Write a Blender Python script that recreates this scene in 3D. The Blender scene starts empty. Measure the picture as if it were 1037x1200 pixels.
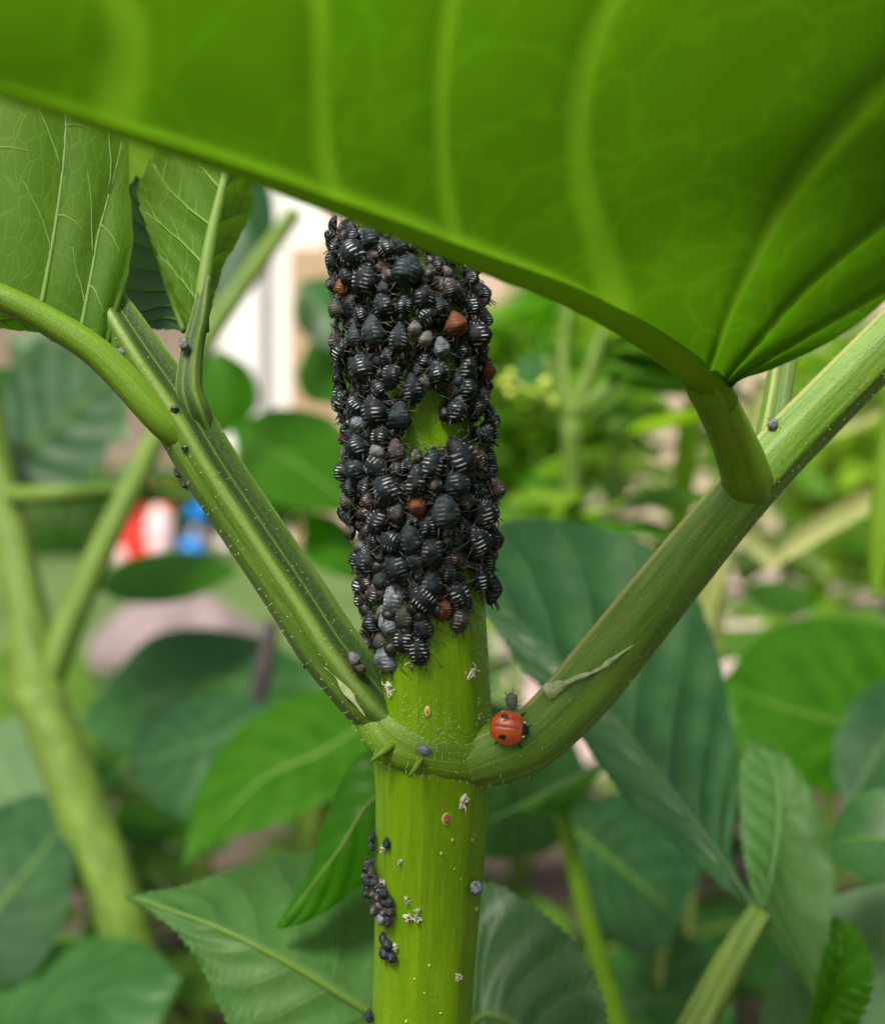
import bpy, math, random
import numpy as np
from mathutils import Vector, Matrix
R = math.radians
random.seed(7); np.random.seed(7)
scn = bpy.context.scene
COL = scn.collection
# ------------------------------------------------------------------ camera (1 unit = 1 cm)
CAMD = 14.0
cam = bpy.data.cameras.new('camera'); camo = bpy.data.objects.new('camera', cam); COL.objects.link(camo)
camo.location = (0, -CAMD, 0); camo.rotation_euler = (R(90), 0, 0)
cam.sensor_fit = 'VERTICAL'; cam.sensor_height = 24; cam.sensor_width = 24; cam.lens = 28
cam.clip_start = 0.05; cam.clip_end = 200000
cam.dof.use_dof = True; cam.dof.focus_distance = 13.35; cam.dof.aperture_fstop = 0.105
scn.camera = camo
# ------------------------------------------------------------------ sky, sun, exposure
SUN_EL, SUN_AZ = 52, 205        # azimuth: degrees clockwise from +Y (205 = behind the camera, a little left)
w = bpy.data.worlds.new('World'); scn.world = w; w.use_nodes = True
wn = w.node_tree.nodes; wl = w.node_tree.links
sky = wn.new('ShaderNodeTexSky'); sky.sky_type = 'NISHITA'; sky.sun_disc = False
sky.sun_elevation = R(SUN_EL); sky.sun_rotation = R(SUN_AZ); sky.air_density = 0.7; sky.dust_density = 9.0; sky.ozone_density = 0.4
bg = wn['Background']; bg.inputs[1].default_value = 0.072
wl.new(sky.outputs[0], bg.inputs[0])
sl = bpy.data.lights.new('sun', 'SUN'); sl.energy = 2.7; sl.angle = R(16); sl.color = (1, .95, .86)
so = bpy.data.objects.new('sun', sl); COL.objects.link(so)
sd = Vector((math.sin(R(SUN_AZ))*math.cos(R(SUN_EL)), math.cos(R(SUN_AZ))*math.cos(R(SUN_EL)), math.sin(R(SUN_EL))))
so.rotation_euler = sd.to_track_quat('Z', 'Y').to_euler()
vs = scn.view_settings; vs.view_transform = 'Standard'; vs.look = 'None'; vs.exposure = 0.85; vs.gamma = 1; vs.use_curve_mapping = False
scn.render.engine = 'CYCLES'
scn.cycles.max_bounces = 6; scn.cycles.transmission_bounces = 5; scn.cycles.diffuse_bounces = 3; scn.cycles.glossy_bounces = 2
scn.cycles.caustics_reflective = False; scn.cycles.caustics_refractive = False

# ------------------------------------------------------------------ helpers
def P(px, py, Y=0.0):
    k = 0.01*(Y+CAMD)/CAMD
    return Vector(((px-518.5)*k, Y, (600-py)*k))
BK = 1.0      # depth stretch used while a background shoot is built (things keep their place in the garden, further from the stem)
def PL(lst): return [P(t[0], t[1], (t[2] if len(t) > 2 else 0)*BK) for t in lst]
def spline(pts, n, closed=False):
    p = np.array([tuple(q) for q in pts], float)
    m = len(p)
    if m == 2: return p[0]+(p[1]-p[0])*np.linspace(0, 1, n)[:, None]
    ext = np.vstack([2*p[0]-p[1], p, 2*p[-1]-p[-2]])
    d = np.sqrt(np.linalg.norm(np.diff(p, axis=0), axis=1))**2
    cum = np.concatenate([[0], np.cumsum(d)]); tt = np.linspace(0, cum[-1], n)
    out = np.zeros((n, p.shape[1]))
    for i, t in enumerate(tt):
        k = min(max(np.searchsorted(cum, t)-1, 0), m-2); f = (t-cum[k])/max(cum[k+1]-cum[k], 1e-9)
        a, b, c, e = ext[k], ext[k+1], ext[k+2], ext[k+3]
        out[i] = .5*((2*b)+(-a+c)*f+(2*a-5*b+4*c-e)*f*f+(-a+3*b-3*c+e)*f**3)
    return out
OFF = {}
def tag(o, label=None, cat=None, group=None, kind=None):
    if label: o['label'] = label
    if cat: o['category'] = cat
    if group: o['group'] = group
    if kind: o['kind'] = kind
    return o
def empty(name, loc):
    o = bpy.data.objects.new(name, None); COL.objects.link(o); o.location = loc; OFF[o] = Vector(loc); o.empty_display_size = .2
    return o
def mk(name, V, F, mat, parent=None, uv=None, smooth=True, origin=None):
    V = np.asarray(V, float)
    if parent is not None: o0 = OFF[parent]
    else: o0 = Vector(origin) if origin is not None else Vector(V.mean(0))
    V = V-np.array(o0)
    me = bpy.data.meshes.new(name); me.from_pydata(V.tolist(), [], F)
    if uv is not None:
        lay = me.uv_layers.new(name='UVMap'); uvn = np.asarray(uv, float)
        idx = np.zeros(len(me.loops), np.int32); me.loops.foreach_get('vertex_index', idx)
        lay.data.foreach_set('uv', uvn[idx].astype(np.float32).ravel())
    if smooth: me.polygons.foreach_set('use_smooth', [True]*len(me.polygons))
    for m in (mat if isinstance(mat, (list, tuple)) else [mat]): me.materials.append(m)
    o = bpy.data.objects.new(name, me); COL.objects.link(o)
    if parent is not None: o.parent = parent
    else: o.location = o0
    OFF[o] = o0
    return o
class MB:
    def __init__(s): s.V = []; s.F = []; s.M = []; s.UV = []
    def add(s, V, F, m=0, uv=None):
        b = len(s.V); s.V += [tuple(v) for v in V]; s.F += [[i+b for i in f] for f in F]; s.M += [m]*len(F)
        s.UV += [tuple(x) for x in uv] if uv is not None else [(0, 0)]*len(V)
        return s
    def build(s, name, mat, parent=None, smooth=True, origin=None):
        o = mk(name, s.V, s.F, mat, parent, s.UV, smooth, origin)
        if isinstance(mat, (list, tuple)) and len(mat) > 1: o.data.polygons.foreach_set('material_index', s.M)
        return o
def tube(pts, rad, seg=10, ref=(0, -1, 0), prof=None, cap=True):
    p = np.asarray([tuple(q) for q in pts], float); n = len(p)
    rad = np.interp(np.linspace(0, 1, n), np.linspace(0, 1, len(rad)), rad) if np.ndim(rad) else np.full(n, rad)
    T = np.gradient(p, axis=0); T /= np.linalg.norm(T, axis=1)[:, None]+1e-12
    V = []; UV = []; L = np.concatenate([[0], np.cumsum(np.linalg.norm(np.diff(p, axis=0), axis=1))])
    ref = np.array(ref, float); prev = None
    for i in range(n):
        r0 = ref-T[i]*np.dot(ref, T[i])
        if np.linalg.norm(r0) < .15 and prev is not None: r0 = prev-T[i]*np.dot(prev, T[i])
        a = r0/(np.linalg.norm(r0)+1e-12); prev = a; b = np.cross(T[i], a)
        for j in range(seg):
            th = 2*math.pi*j/seg
            k = rad[i]*(prof(th if th <= math.pi else th-2*math.pi, i/(n-1)) if prof else 1)
            V.append(p[i]+(a*math.cos(th)+b*math.sin(th))*k); UV.append((j/seg, L[i]))
    F = [[i*seg+j, i*seg+(j+1) % seg, (i+1)*seg+(j+1) % seg, (i+1)*seg+j] for i in range(n-1) for j in range(seg)]
    if cap: F += [list(range(seg))[::-1], [(n-1)*seg+j for j in range(seg)]]
    return V, F, UV
def ellip(c, r, nu=10, nv=8, M=None):
    V = []; 
    for i in range(nv+1):
        a = math.pi*i/nv
        for j in range(nu):
            b = 2*math.pi*j/nu
            v = Vector((r[0]*math.sin(a)*math.cos(b), r[1]*math.sin(a)*math.sin(b), r[2]*math.cos(a)))
            if M is not None: v = M @ v
            V.append(Vector(c)+v)
    F = [[i*nu+j, (i+1)*nu+j, (i+1)*nu+(j+1) % nu, i*nu+(j+1) % nu] for i in range(nv) for j in range(nu)]
    return V, F
def boxv(x0, x1, y0, y1, z0, z1):
    V = [(x0, y0, z0), (x1, y0, z0), (x1, y1, z0), (x0, y1, z0), (x0, y0, z1), (x1, y0, z1), (x1, y1, z1), (x0, y1, z1)]
    return V, [[0, 3, 2, 1], [4, 5, 6, 7], [0, 1, 5, 4], [1, 2, 6, 5], [2, 3, 7, 6], [3, 0, 4, 7]]
# ---- node helpers
class N:
    def __init__(s, name):
        s.m = bpy.data.materials.new(name); s.m.use_nodes = True; s.t = s.m.node_tree; s.t.nodes.clear()
        s.out = s.t.nodes.new('ShaderNodeOutputMaterial')
    def n(s, typ, **kw):
        x = s.t.nodes.new('ShaderNode'+typ)
        for k, v in kw.items(): setattr(x, k, v)
        return x
    def set(s, sock, v):
        if hasattr(v, 'is_output') or isinstance(v, bpy.types.NodeSocket): s.t.links.new(v, sock)
        else:
            if isinstance(v, (tuple, list)) and len(v) == 3 and len(getattr(sock, 'default_value', (0, 0, 0))) == 4: v = (*v, 1)
            sock.default_value = v
    def math(s, op, a, b=0.0, c=0.0, clamp=False):
        x = s.n('Math', operation=op); x.use_clamp = clamp
        for i, v in enumerate((a, b, c)): s.set(x.inputs[i], v)
        return x.outputs[0]
    def mix(s, f, a, b, blend='MIX'):
        x = s.n('Mix', data_type='RGBA', blend_type=blend)
        s.set(x.inputs[0], f); s.set(x.inputs[6], a); s.set(x.inputs[7], b); return x.outputs[2]
    def ramp(s, f, lo, hi):
        x = s.n('MapRange', interpolation_type='SMOOTHSTEP'); s.set(x.inputs[0], f); s.set(x.inputs[1], lo); s.set(x.inputs[2], hi); return x.outputs[0]
    def noise(s, vec, scale, detail=3, rough=.55, dist=0):
        x = s.n('TexNoise'); s.set(x.inputs['Vector'], vec); x.inputs['Scale'].default_value = scale; x.inputs['Detail'].default_value = detail
        x.inputs['Roughness'].default_value = rough; x.inputs['Distortion'].default_value = dist; return x.outputs[0]
    def mapv(s, vec, sc):
        x = s.n('Mapping'); s.set(x.inputs[0], vec); x.inputs['Scale'].default_value = sc; return x.outputs[0]
    def bump(s, h, st, dist=.05):
        x = s.n('Bump'); s.set(x.inputs['Height'], h); x.inputs['Strength'].default_value = st; x.inputs['Distance'].default_value = dist; return x.outputs[0]
    def bsdf(s, col, rough=.5, **kw):
        b = s.n('BsdfPrincipled'); s.set(b.inputs['Base Color'], col); s.set(b.inputs['Roughness'], rough)
        for k, v in kw.items(): s.set(b.inputs[k.replace('_', ' ')], v)
        return b
    def finish(s, sh): s.t.links.new(sh, s.out.inputs[0]); return s.m

def leaf_mat(name, c1, c2, vein, trans, nveins=7, slant=.22, tmix=.42, rough=.42, net=14, vw=.05, spec=.4, bumpk=.5, near=False, tvein=None):
    """pinnate-veined leaf: c1/c2 blade colours, vein colour, trans = colour of light coming through"""
    q = N(name); uv = q.n('UVMap').outputs[0]; tc = q.n('TexCoord').outputs['Object']
    sep = q.n('SeparateXYZ'); q.set(sep.inputs[0], uv)
    u = sep.outputs[0]; a = q.math('ABSOLUTE', q.math('MULTIPLY_ADD', sep.outputs[1], 2, -1))
    wob = q.math('MULTIPLY', q.math('SUBTRACT', q.noise(tc, .9, 2), .5), 0 if tvein else .10)
    s_ = q.math('MULTIPLY', q.math('ADD', q.math('SUBTRACT', u, q.math('MULTIPLY', a, slant)), q.math('MULTIPLY', wob, a)), nveins)
    if tvein:
        s_ = q.math('MULTIPLY_ADD', q.math('SINE', q.math('MULTIPLY_ADD', s_, 11/nveins, 1)), .27, s_)
        s_ = q.math('MULTIPLY_ADD', q.math('SINE', q.math('ADD', q.math('MULTIPLY', a, 4.2), q.math('MULTIPLY', u, 7))), .26, s_)
    d = q.math('ABSOLUTE', q.math('SUBTRACT', q.math('FRACT', s_), .5))
    taper = q.math('MULTIPLY_ADD', a, -.7, 1.0)
    vm = q.math('SUBTRACT', 1, q.ramp(d, q.math('MULTIPLY', taper, vw*.35), q.math('MULTIPLY', taper, vw*1.6)))
    mm = q.math('SUBTRACT', 1, q.ramp(a, .02, .06))
    vein_m = q.math('MAXIMUM', vm, mm)
    if not near:       # blurred leaf: veins and broad mottling only
        big = q.noise(tc, 1.1, 3); col = q.mix(q.ramp(big, .3, .7), c1, c2); col = q.mix(q.math('MULTIPLY', vein_m, .7), col, vein)
        b = q.bsdf(col, q.math('MULTIPLY_ADD', big, .2, rough-.1), Specular_IOR_Level=spec)
        t = q.n('BsdfTranslucent'); q.set(t.inputs[0], q.mix(q.math('MULTIPLY', vein_m, .8 if tvein else .45), trans, tvein or vein)); mx = q.n('MixShader'); mx.inputs[0].default_value = tmix
        q.t.links.new(b.outputs[0], mx.inputs[1]); q.t.links.new(t.outputs[0], mx.inputs[2])
        return q.finish(mx.outputs[0])
    vo = q.n('TexVoronoi', feature='DISTANCE_TO_EDGE'); dist = q.n('VectorMath', operation='ADD')
    q.set(dist.inputs[0], q.mapv(uv, (net*1.6, net, 1))); nz = q.n('TexNoise'); q.set(nz.inputs['Vector'], tc); nz.inputs['Scale'].default_value = 2.0
    q.set(dist.inputs[1], nz.outputs['Color']); q.set(vo.inputs['Vector'], dist.outputs[0]); vo.inputs['Scale'].default_value = 1.0
    netm = q.math('SUBTRACT', 1, q.ramp(vo.outputs[0], .0, .10))
    col = q.mix(q.ramp(q.noise(tc, .8, 4), .3, .7), c1, c2)
    col = q.mix(q.math('MULTIPLY', netm, .22), col, vein)
    fine = q.noise(tc, 22, 3); col = q.mix(.25, col, q.mix(fine, (0.25, .25, .25), (.8, .8, .8)), 'OVERLAY')
    col = q.mix(q.math('MULTIPLY', vein_m, .75), col, vein)
    tcol = q.mix(q.math('MULTIPLY', netm, .30 if tvein else .2), trans, tuple(min(1, x*1.5) for x in trans)); tcol = q.mix(q.math('MULTIPLY', vein_m, .8 if tvein else .45), tcol, tvein or vein)
    if tvein: tcol = q.mix(.45, tcol, q.mix(q.noise(tc, .55, 4, .6), (.15, .15, .15), (.85, .85, .85)), 'OVERLAY')
    h = q.math('ADD', q.math('MULTIPLY', vein_m, .7), q.math('ADD', q.math('MULTIPLY', netm, .22), q.math('MULTIPLY', fine, .25)))
    bp = q.bump(h, bumpk, .03)
    b = q.bsdf(col, q.math('MULTIPLY_ADD', fine, .25, rough-.12), Specular_IOR_Level=spec, Normal=bp)
    t = q.n('BsdfTranslucent'); q.set(t.inputs[0], tcol); q.set(t.inputs[1], bp)
    mx = q.n('MixShader'); mx.inputs[0].default_value = tmix
    q.t.links.new(b.outputs[0], mx.inputs[1]); q.t.links.new(t.outputs[0], mx.inputs[2])
    return q.finish(mx.outputs[0])
def stalk_mat(name, c1, c2, pale, streak=9, sss=.15, rough=.45, spots=0.0, fuzz=.15, rim=None):
    q = N(name); uv = q.n('UVMap').outputs[0]; tc = q.n('TexCoord').outputs['Object']
    st = q.noise(q.mapv(uv, (streak*2, .35, 1)), 2.2, 4); st2 = q.noise(q.mapv(uv, (streak*6, .5, 1)), 2.0, 3)
    col = q.mix(q.ramp(st, .35, .65), c1, c2); col = q.mix(q.math('MULTIPLY', q.ramp(st2, .5, .75), .35), col, pale)
    big = q.noise(tc, .9, 3); col = q.mix(.3, col, q.mix(big, (.3, .3, .3), (.72, .72, .72)), 'OVERLAY')
    sp = q.ramp(q.noise(tc, 26, 2, .6), .62, .72); col = q.mix(q.math('MULTIPLY', sp, spots), col, pale)
    if rim:
        sep = q.n('SeparateXYZ'); q.set(sep.inputs[0], uv)
        f = q.math('ABSOLUTE', q.math('SUBTRACT', q.math('FRACT', q.math('ADD', sep.outputs[0], .5)), .5))
        groove = q.math('SUBTRACT', 1, q.ramp(f, .06, .105)); edge = q.math('MULTIPLY', q.ramp(f, .09, .125), q.math('SUBTRACT', 1, q.ramp(f, .13, .155)))
        spk = q.noise(q.mapv(uv, (14, 3, 1)), 6, 4, .7)
        col = q.mix(q.math('MULTIPLY', groove, .75), col, q.mix(q.ramp(spk, .4, .7), rim[0], rim[1])); col = q.mix(q.math('MULTIPLY', edge, .7), col, rim[2])
    pit = q.noise(tc, 17, 4, .7); dk = q.math('MULTIPLY', q.ramp(pit, .56, .68), q.math('MULTIPLY', q.ramp(st, .42, .58), .45*(spots > .05))); col = q.mix(dk, col, tuple(x*.35 for x in c1))
    bp = q.bump(q.math('ADD', q.math('MULTIPLY', st2, .6), q.math('MULTIPLY', pit, .6)), .45, .03)
    b = q.bsdf(col, q.math('MULTIPLY_ADD', st2, .2, rough-.1), Specular_IOR_Level=.25, Normal=bp, 
               Sheen_Weight=fuzz*.35, Sheen_Roughness=.4, Sheen_Tint=(.9, 1, .8))
    return q.finish(b.outputs[0])
def plain(name, c1, c2=None, rough=.5, scale=8, bumpk=.1, **kw):
    q = N(name); tc = q.n('TexCoord').outputs['Object']; nz = q.noise(tc, scale, 4)
    col = q.mix(q.ramp(nz, .3, .7), c1, c2 or tuple(x*.75 for x in c1))
    b = q.bsdf(col, rough, Normal=q.bump(nz, bumpk, .03), **kw); return q.finish(b.outputs[0])

# ------------------------------------------------------------------ leaf builder: three splines (left margin, midrib, right margin)
def leaf(parent, mid, left, right, mat, name='leaf', nu=60, nv=9, serr=0.0, teeth=34, cup=0.0, quilt=0.0, nveins=7, slant=.22, rib=0.0, ribmat=None, veins=0.0, wave=0.0, sides=('l', 'r'), ribn=8, label=None, ridge=0.0, branch=False):
    gs = 1.0 if BK == 1 else (mid[0][1]+CAMD)/(mid[0][1]/BK+CAMD)
    serr *= gs; quilt *= gs; rib *= gs; veins *= gs
    M = spline(mid, nu); halves = {'l': spline(left, nu) if left else None, 'r': spline(right, nu) if right else None}
    uu = np.linspace(0, 1, nu)
    def serrate(B):
        if not serr: return B
        d = B-M; d /= np.linalg.norm(d, axis=1)[:, None]+1e-9
        ph = (uu*teeth) % 1.0; k = serr*(ph**1.3-.45)*np.minimum(1, np.minimum(uu, 1-uu)*14)
        return B+d*k[:, None]
    g = np.zeros((nu, 2*nv+1, 3)); have = [s for s in sides if halves[s] is not None]
    def normal(B, sgn):
        T = np.gradient(M, axis=0); n = np.cross(T, (B-M)*sgn); return n/(np.linalg.norm(n, axis=1)[:, None]+1e-9)
    surf = {}
    rng = random.Random(int(abs(M[0][0]*1000+M[-1][2]*77)))
    ph0 = rng.random()*6
    for s in have:
        sgn = 1 if s == 'r' else -1
        B = serrate(halves[s]); nn = normal(B, sgn); W = np.linalg.norm(B-M, axis=1)
        def pt(u, v, B=B, nn=nn, W=W):
            i = min(max(u, 0), 1)*(nu-1); k = min(int(i), nu-2); f = i-k
            m = M[k]*(1-f)+M[k+1]*f; b = B[k]*(1-f)+B[k+1]*f; n_ = nn[k]*(1-f)+nn[k+1]*f; ww = W[k]*(1-f)+W[k+1]*f
            w_ = u-slant*v; sc = w_*nveins-.5+(.26*math.sin(4.2*v+7*u)+.27*math.sin(11*w_+1) if ridge else 0)
            h = cup*math.sin(math.pi*v)*ww + quilt*abs(math.sin(math.pi*sc))*min(1, v*5)*min(1, (1-v)*4+.25) + wave*ww*v*v*math.sin(u*13+ph0+sgn)
            if ridge: fr = sc-round(sc); h += (-1 if sgn > 0 else 1)*ridge*math.exp(-(fr/(.10*(1.1-.6*v)))**2)*min(1, v*8)
            return m+(b-m)*v+n_*h
        surf[s] = pt
    V = []; UV = []; F = []
    cols = ([-(nv-i)/nv for i in range(nv)] if 'l' in have else [])+[0.0]+([(i+1)/nv for i in range(nv)] if 'r' in have else [])
    for i in range(nu):
        for v in cols:
            s = 'l' if v < 0 else 'r'; ui = uu[i]
            if ridge: ui = min(1, max(0, -slant+(1+slant)*uu[i]+slant*abs(v)))      # rows of the mesh follow the veins
            if v == 0 and not ridge: p = M[i]
            else: p = surf['r' if v == 0 else s](ui, abs(v))
            V.append(p); UV.append((ui, v*.5+.5))
    nc = len(cols)
    F = [[i*nc+j, i*nc+j+1, (i+1)*nc+j+1, (i+1)*nc+j] for i in range(nu-1) for j in range(nc-1)]
    o = mk(name, V, F, mat, parent, UV)
    if label: o['label'] = label
    if rib:
        pts = M[:int(nu*.97)]
        Vt, Ft, Ut = tube(pts[::2], list(rib*(np.array([1, .82, .62, .48, .38, .3, .22, .15]) if ridge else np.linspace(1, .25, 8))), ribn); mk('midrib', Vt, Ft, ribmat, o, Ut)
    if veins:
        for s in have:
            for i in range(-2, nveins):
                pts = []
                for t in np.linspace(0, .93, 14):
                    u = (i+.5)/nveins+slant*t
                    if u < .02 or u > .97: continue
                    if u-slant*t < 0: continue
                    pts.append(surf[s](u, t))
                if len(pts) > 4:
                    Vt, Ft, Ut = tube(pts, list(veins*np.linspace(1, .3, 5)), 6); mk('vein', Vt, Ft, ribmat, o, Ut)
                    if branch:
                        for t0, sb in ((.22, 1), (.36, -1), (.50, 1), (.64, -1), (.76, 1)):
                            bp_ = []; bl = .10+.07*rng.random()
                            for t in np.linspace(0, 1, 8):
                                v = t0+bl*t**.8+.015*math.sin(t*3+t0*7); u = (i+.5)/nveins+slant*t0+sb*(.62/nveins)*t+slant*bl*t*.6
                                if .02 < u < .98 and v < .96: bp_.append(surf[s](u, v))
                            if len(bp_) > 4: Vt, Ft, Ut = tube(bp_, list(veins*.42*np.linspace(1, .2, 4)), 5); mk('vein', Vt, Ft, ribmat, o, Ut)
    return o
def simple_leaf(parent, base, tip, up, width, mat, sag=.12, fold=.15, nu=26, nv=4, rib=0, ribmat=None, name='leaf', wave=.05, serr=0, **kw):
    """free standing leaf blade: base->tip with side = dir x up"""
    b = np.array(base); t = np.array(tip); d = t-b; L = np.linalg.norm(d); d = d/L
    upv = np.array(up, float); side = np.cross(d, upv); side /= np.linalg.norm(side)+1e-9; nrm = np.cross(side, d)
    us = np.linspace(0, 1, 9); mid = [b+d*L*x-nrm*sag*L*(x*x)+nrm*sag*L*x*.5 for x in us]
    wf = [0.02, .55, .88, 1, .96, .82, .6, .32, .0]
    l = [m-side*width*w_+nrm*fold*width*w_ for m, w_ in zip(mid, wf)]; r = [m+side*width*w_+nrm*fold*width*w_ for m, w_ in zip(mid, wf)]
    return leaf(parent, mid, l, r, mat, name, nu, nv, rib=rib, ribmat=ribmat, wave=wave, serr=serr, **kw)
def stalk(name, pts, rad, mat, parent, n=40, seg=14, ref=(0, -1, 0), prof=None):
    gs = 1.0 if BK == 1 else (pts[0].y+CAMD)/(pts[0].y/BK+CAMD)
    if name == 'stem' and GZ+2 < pts[0].z < -3.5:            # the stem goes on down into the soil
        e_ = pts[0]-pts[1]; e_ = e_*min(2.5, (GZ-pts[0].z)/min(e_.z, -.1)); pts = [Vector((pts[0].x+e_.x, pts[0].y+e_.y+1, GZ))]+pts; rad = [rad[0]*1.15]+list(rad); n += 20
        t_ = np.linalg.norm(np.diff(np.array([tuple(q_) for q_ in pts]), axis=0), axis=1); t_ = np.concatenate([[0], np.cumsum(t_)]); rr = np.interp(np.linspace(0, t_[-1], n), np.interp(np.linspace(0, 1, len(rad)), np.linspace(0, 1, len(t_)), t_), rad); rad = list(rr)
    V, F, U = tube(spline(pts, n), [r*gs for r in rad], seg, ref, prof); return mk(name, V, F, mat, parent, U)

# ------------------------------------------------------------------ materials
M_STEM = stalk_mat('stem_green', (.120, .262, .003), (.155, .30, .004), (.24, .38, .02), 5, .35, .38, .03, .04)
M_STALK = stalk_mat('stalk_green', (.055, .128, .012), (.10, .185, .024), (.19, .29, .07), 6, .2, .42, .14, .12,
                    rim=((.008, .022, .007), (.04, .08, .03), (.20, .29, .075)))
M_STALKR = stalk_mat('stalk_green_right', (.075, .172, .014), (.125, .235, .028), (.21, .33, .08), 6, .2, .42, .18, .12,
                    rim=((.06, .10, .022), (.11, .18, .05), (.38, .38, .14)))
M_PETI = stalk_mat('petiolule_green', (.088, .19, .008), (.12, .225, .014), (.19, .30, .05), 4, .25, .4, .03, .08)
M_BGST = stalk_mat('far_stem', (.075, .15, .018), (.14, .225, .035), (.26, .34, .11), 3, .2, .5)
M_PETY = stalk_mat('petiolule_yellow', (.125, .24, .007), (.155, .27, .011), (.22, .33, .03), 4, .25, .4, .03, .05)
def vein_mat(name, c1, tr, tm):
    q = N(name); tc = q.n('TexCoord').outputs['Object']; nz = q.noise(tc, 6, 3)
    b = q.bsdf(q.mix(nz, tuple(x*.85 for x in c1), c1), .5, Specular_IOR_Level=.25)
    t = q.n('BsdfTranslucent'); q.set(t.inputs[0], tr); mx = q.n('MixShader'); mx.inputs[0].default_value = tm
    q.t.links.new(b.outputs[0], mx.inputs[1]); q.t.links.new(t.outputs[0], mx.inputs[2]); return q.finish(mx.outputs[0])
M_VEIN = vein_mat('vein_pale', (.14, .26, .045), (.3, .5, .08), .3)
M_VEINL = vein_mat('vein_light', (.22, .36, .09), (.5, .75, .15), .4)
M_VEIND = vein_mat('vein_dull', (.05, .125, .045), (.1, .3, .05), .3)
M_VEINU = vein_mat('vein_underside', (.22, .36, .008), (.6, .85, .02), .5)
M_UNDER = leaf_mat('leaf_underside', (.042, .105, .003), (.060, .14, .006), (.13, .25, .015), (.095, .285, .003), 6, .36, .55, .6, 8, .085, .2, .12, True, tvein=(.19, .44, .014))
M_FRESH = leaf_mat('leaf_fresh_green', (.07, .17, .016), (.10, .21, .026), (.22, .36, .07), (.33, .62, .025), 6, .20, .55, .55, 24, .034, .12, .3, True)
M_TOP = leaf_mat('leaf_top_green', (.022, .095, .018), (.04, .135, .03), (.10, .22, .06), (.10, .36, .015), 8, .22, .35, .42, 16, .035, .5, .3)
M_BLUE = leaf_mat('leaf_blue_green', (.015, .064, .017), (.029, .094, .027), (.075, .165, .055), (.08, .28, .02), 8, .22, .3, .40, 16, .035, .5, .3)
M_PALE = leaf_mat('leaf_pale_green', (.045, .135, .028), (.07, .178, .040), (.125, .24, .07), (.13, .38, .03), 9, .2, .38, .5, 18, .03, .32, .35, True)
M_SAT = leaf_mat('leaf_saturated_green', (.025, .115, .002), (.04, .155, .004), (.10, .25, .015), (.13, .46, .003), 8, .22, .45, .45, 16, .03, .25, .3)
M_LIME = leaf_mat('leaf_lime_green', (.13, .28, .015), (.20, .36, .025), (.30, .45, .07), (.36, .66, .02), 7, .22, .5, .5, 14, .03, .2, .3)
M_STRAW = leaf_mat('blade_straw', (.36, .42, .14), (.46, .48, .2), (.5, .52, .25), (.6, .65, .2), 3, .1, .4, .6, 6, .03, .2)
def far_leaf(name, c1, c2, tr, tm=.42):
    """leaf too far and blurred for its veins to show"""
    q = N(name); tc = q.n('TexCoord').outputs['Object']; nz = q.noise(tc, .5, 2); c = q.mix(q.ramp(nz, .3, .7), c1, c2)
    b = q.n('BsdfPrincipled'); q.set(b.inputs['Base Color'], c); b.inputs['Roughness'].default_value = .5; b.inputs['Specular IOR Level'].default_value = .25
    t = q.n('BsdfTranslucent'); q.set(t.inputs[0], tr); mx = q.n('MixShader'); mx.inputs[0].default_value = tm
    q.t.links.new(b.outputs[0], mx.inputs[1]); q.t.links.new(t.outputs[0], mx.inputs[2]); return q.finish(mx.outputs[0])
F_TOP = far_leaf('far_leaf_green', (.022, .095, .018), (.04, .135, .03), (.10, .36, .015))
F_BLUE = far_leaf('far_leaf_blue', (.015, .064, .017), (.029, .094, .027), (.08, .28, .03))
F_SAT = far_leaf('far_leaf_saturated', (.025, .115, .002), (.04, .155, .004), (.13, .46, .003))
F_FRESH = far_leaf('far_leaf_fresh', (.07, .18, .018), (.10, .225, .03), (.22, .48, .02))
F_LIME = far_leaf('far_leaf_lime', (.13, .28, .015), (.20, .36, .025), (.36, .66, .02), .5)

# ------------------------------------------------------------------ setting: ground, house, far bushes
GZ = -36.0
q = N('garden_ground'); tc = q.n('TexCoord').outputs['Object']
n1 = q.noise(tc, .012, 5); n2 = q.noise(tc, .3, 4)
c = q.mix(q.ramp(n1, .35, .65), (.06, .12, .022), (.10, .17, .035)); c = q.mix(.4, c, q.mix(n2, (.2, .2, .2), (.8, .8, .8)), 'OVERLAY')
M_GROUND = q.finish(q.bsdf(c, .9, Normal=q.bump(n2, .5, .6)).outputs[0])
S = 60000
tag(mk('ground', [(-S, -S, GZ), (S, -S, GZ), (S, S, GZ), (-S, S, GZ)], [[0, 1, 2, 3]], M_GROUND, smooth=False), kind='structure')
q = N('pink_paving'); tc = q.n('TexCoord').outputs['Object']; n2 = q.noise(tc, .05, 4)
M_PAVE = q.finish(q.bsdf(q.mix(n2, (.42, .31, .29), (.55, .44, .41)), .9).outputs[0])
mbp = MB()
for i in range(6):
    for j in range(9): V, F = boxv(14+i*46, 58+i*46, 150+j*62, 209+j*62, GZ-2, GZ+.6+.3*((i*3+j) % 3)); mbp.add(V, F)
tag(mbp.build('paving', M_PAVE, smooth=False), kind='structure')
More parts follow.
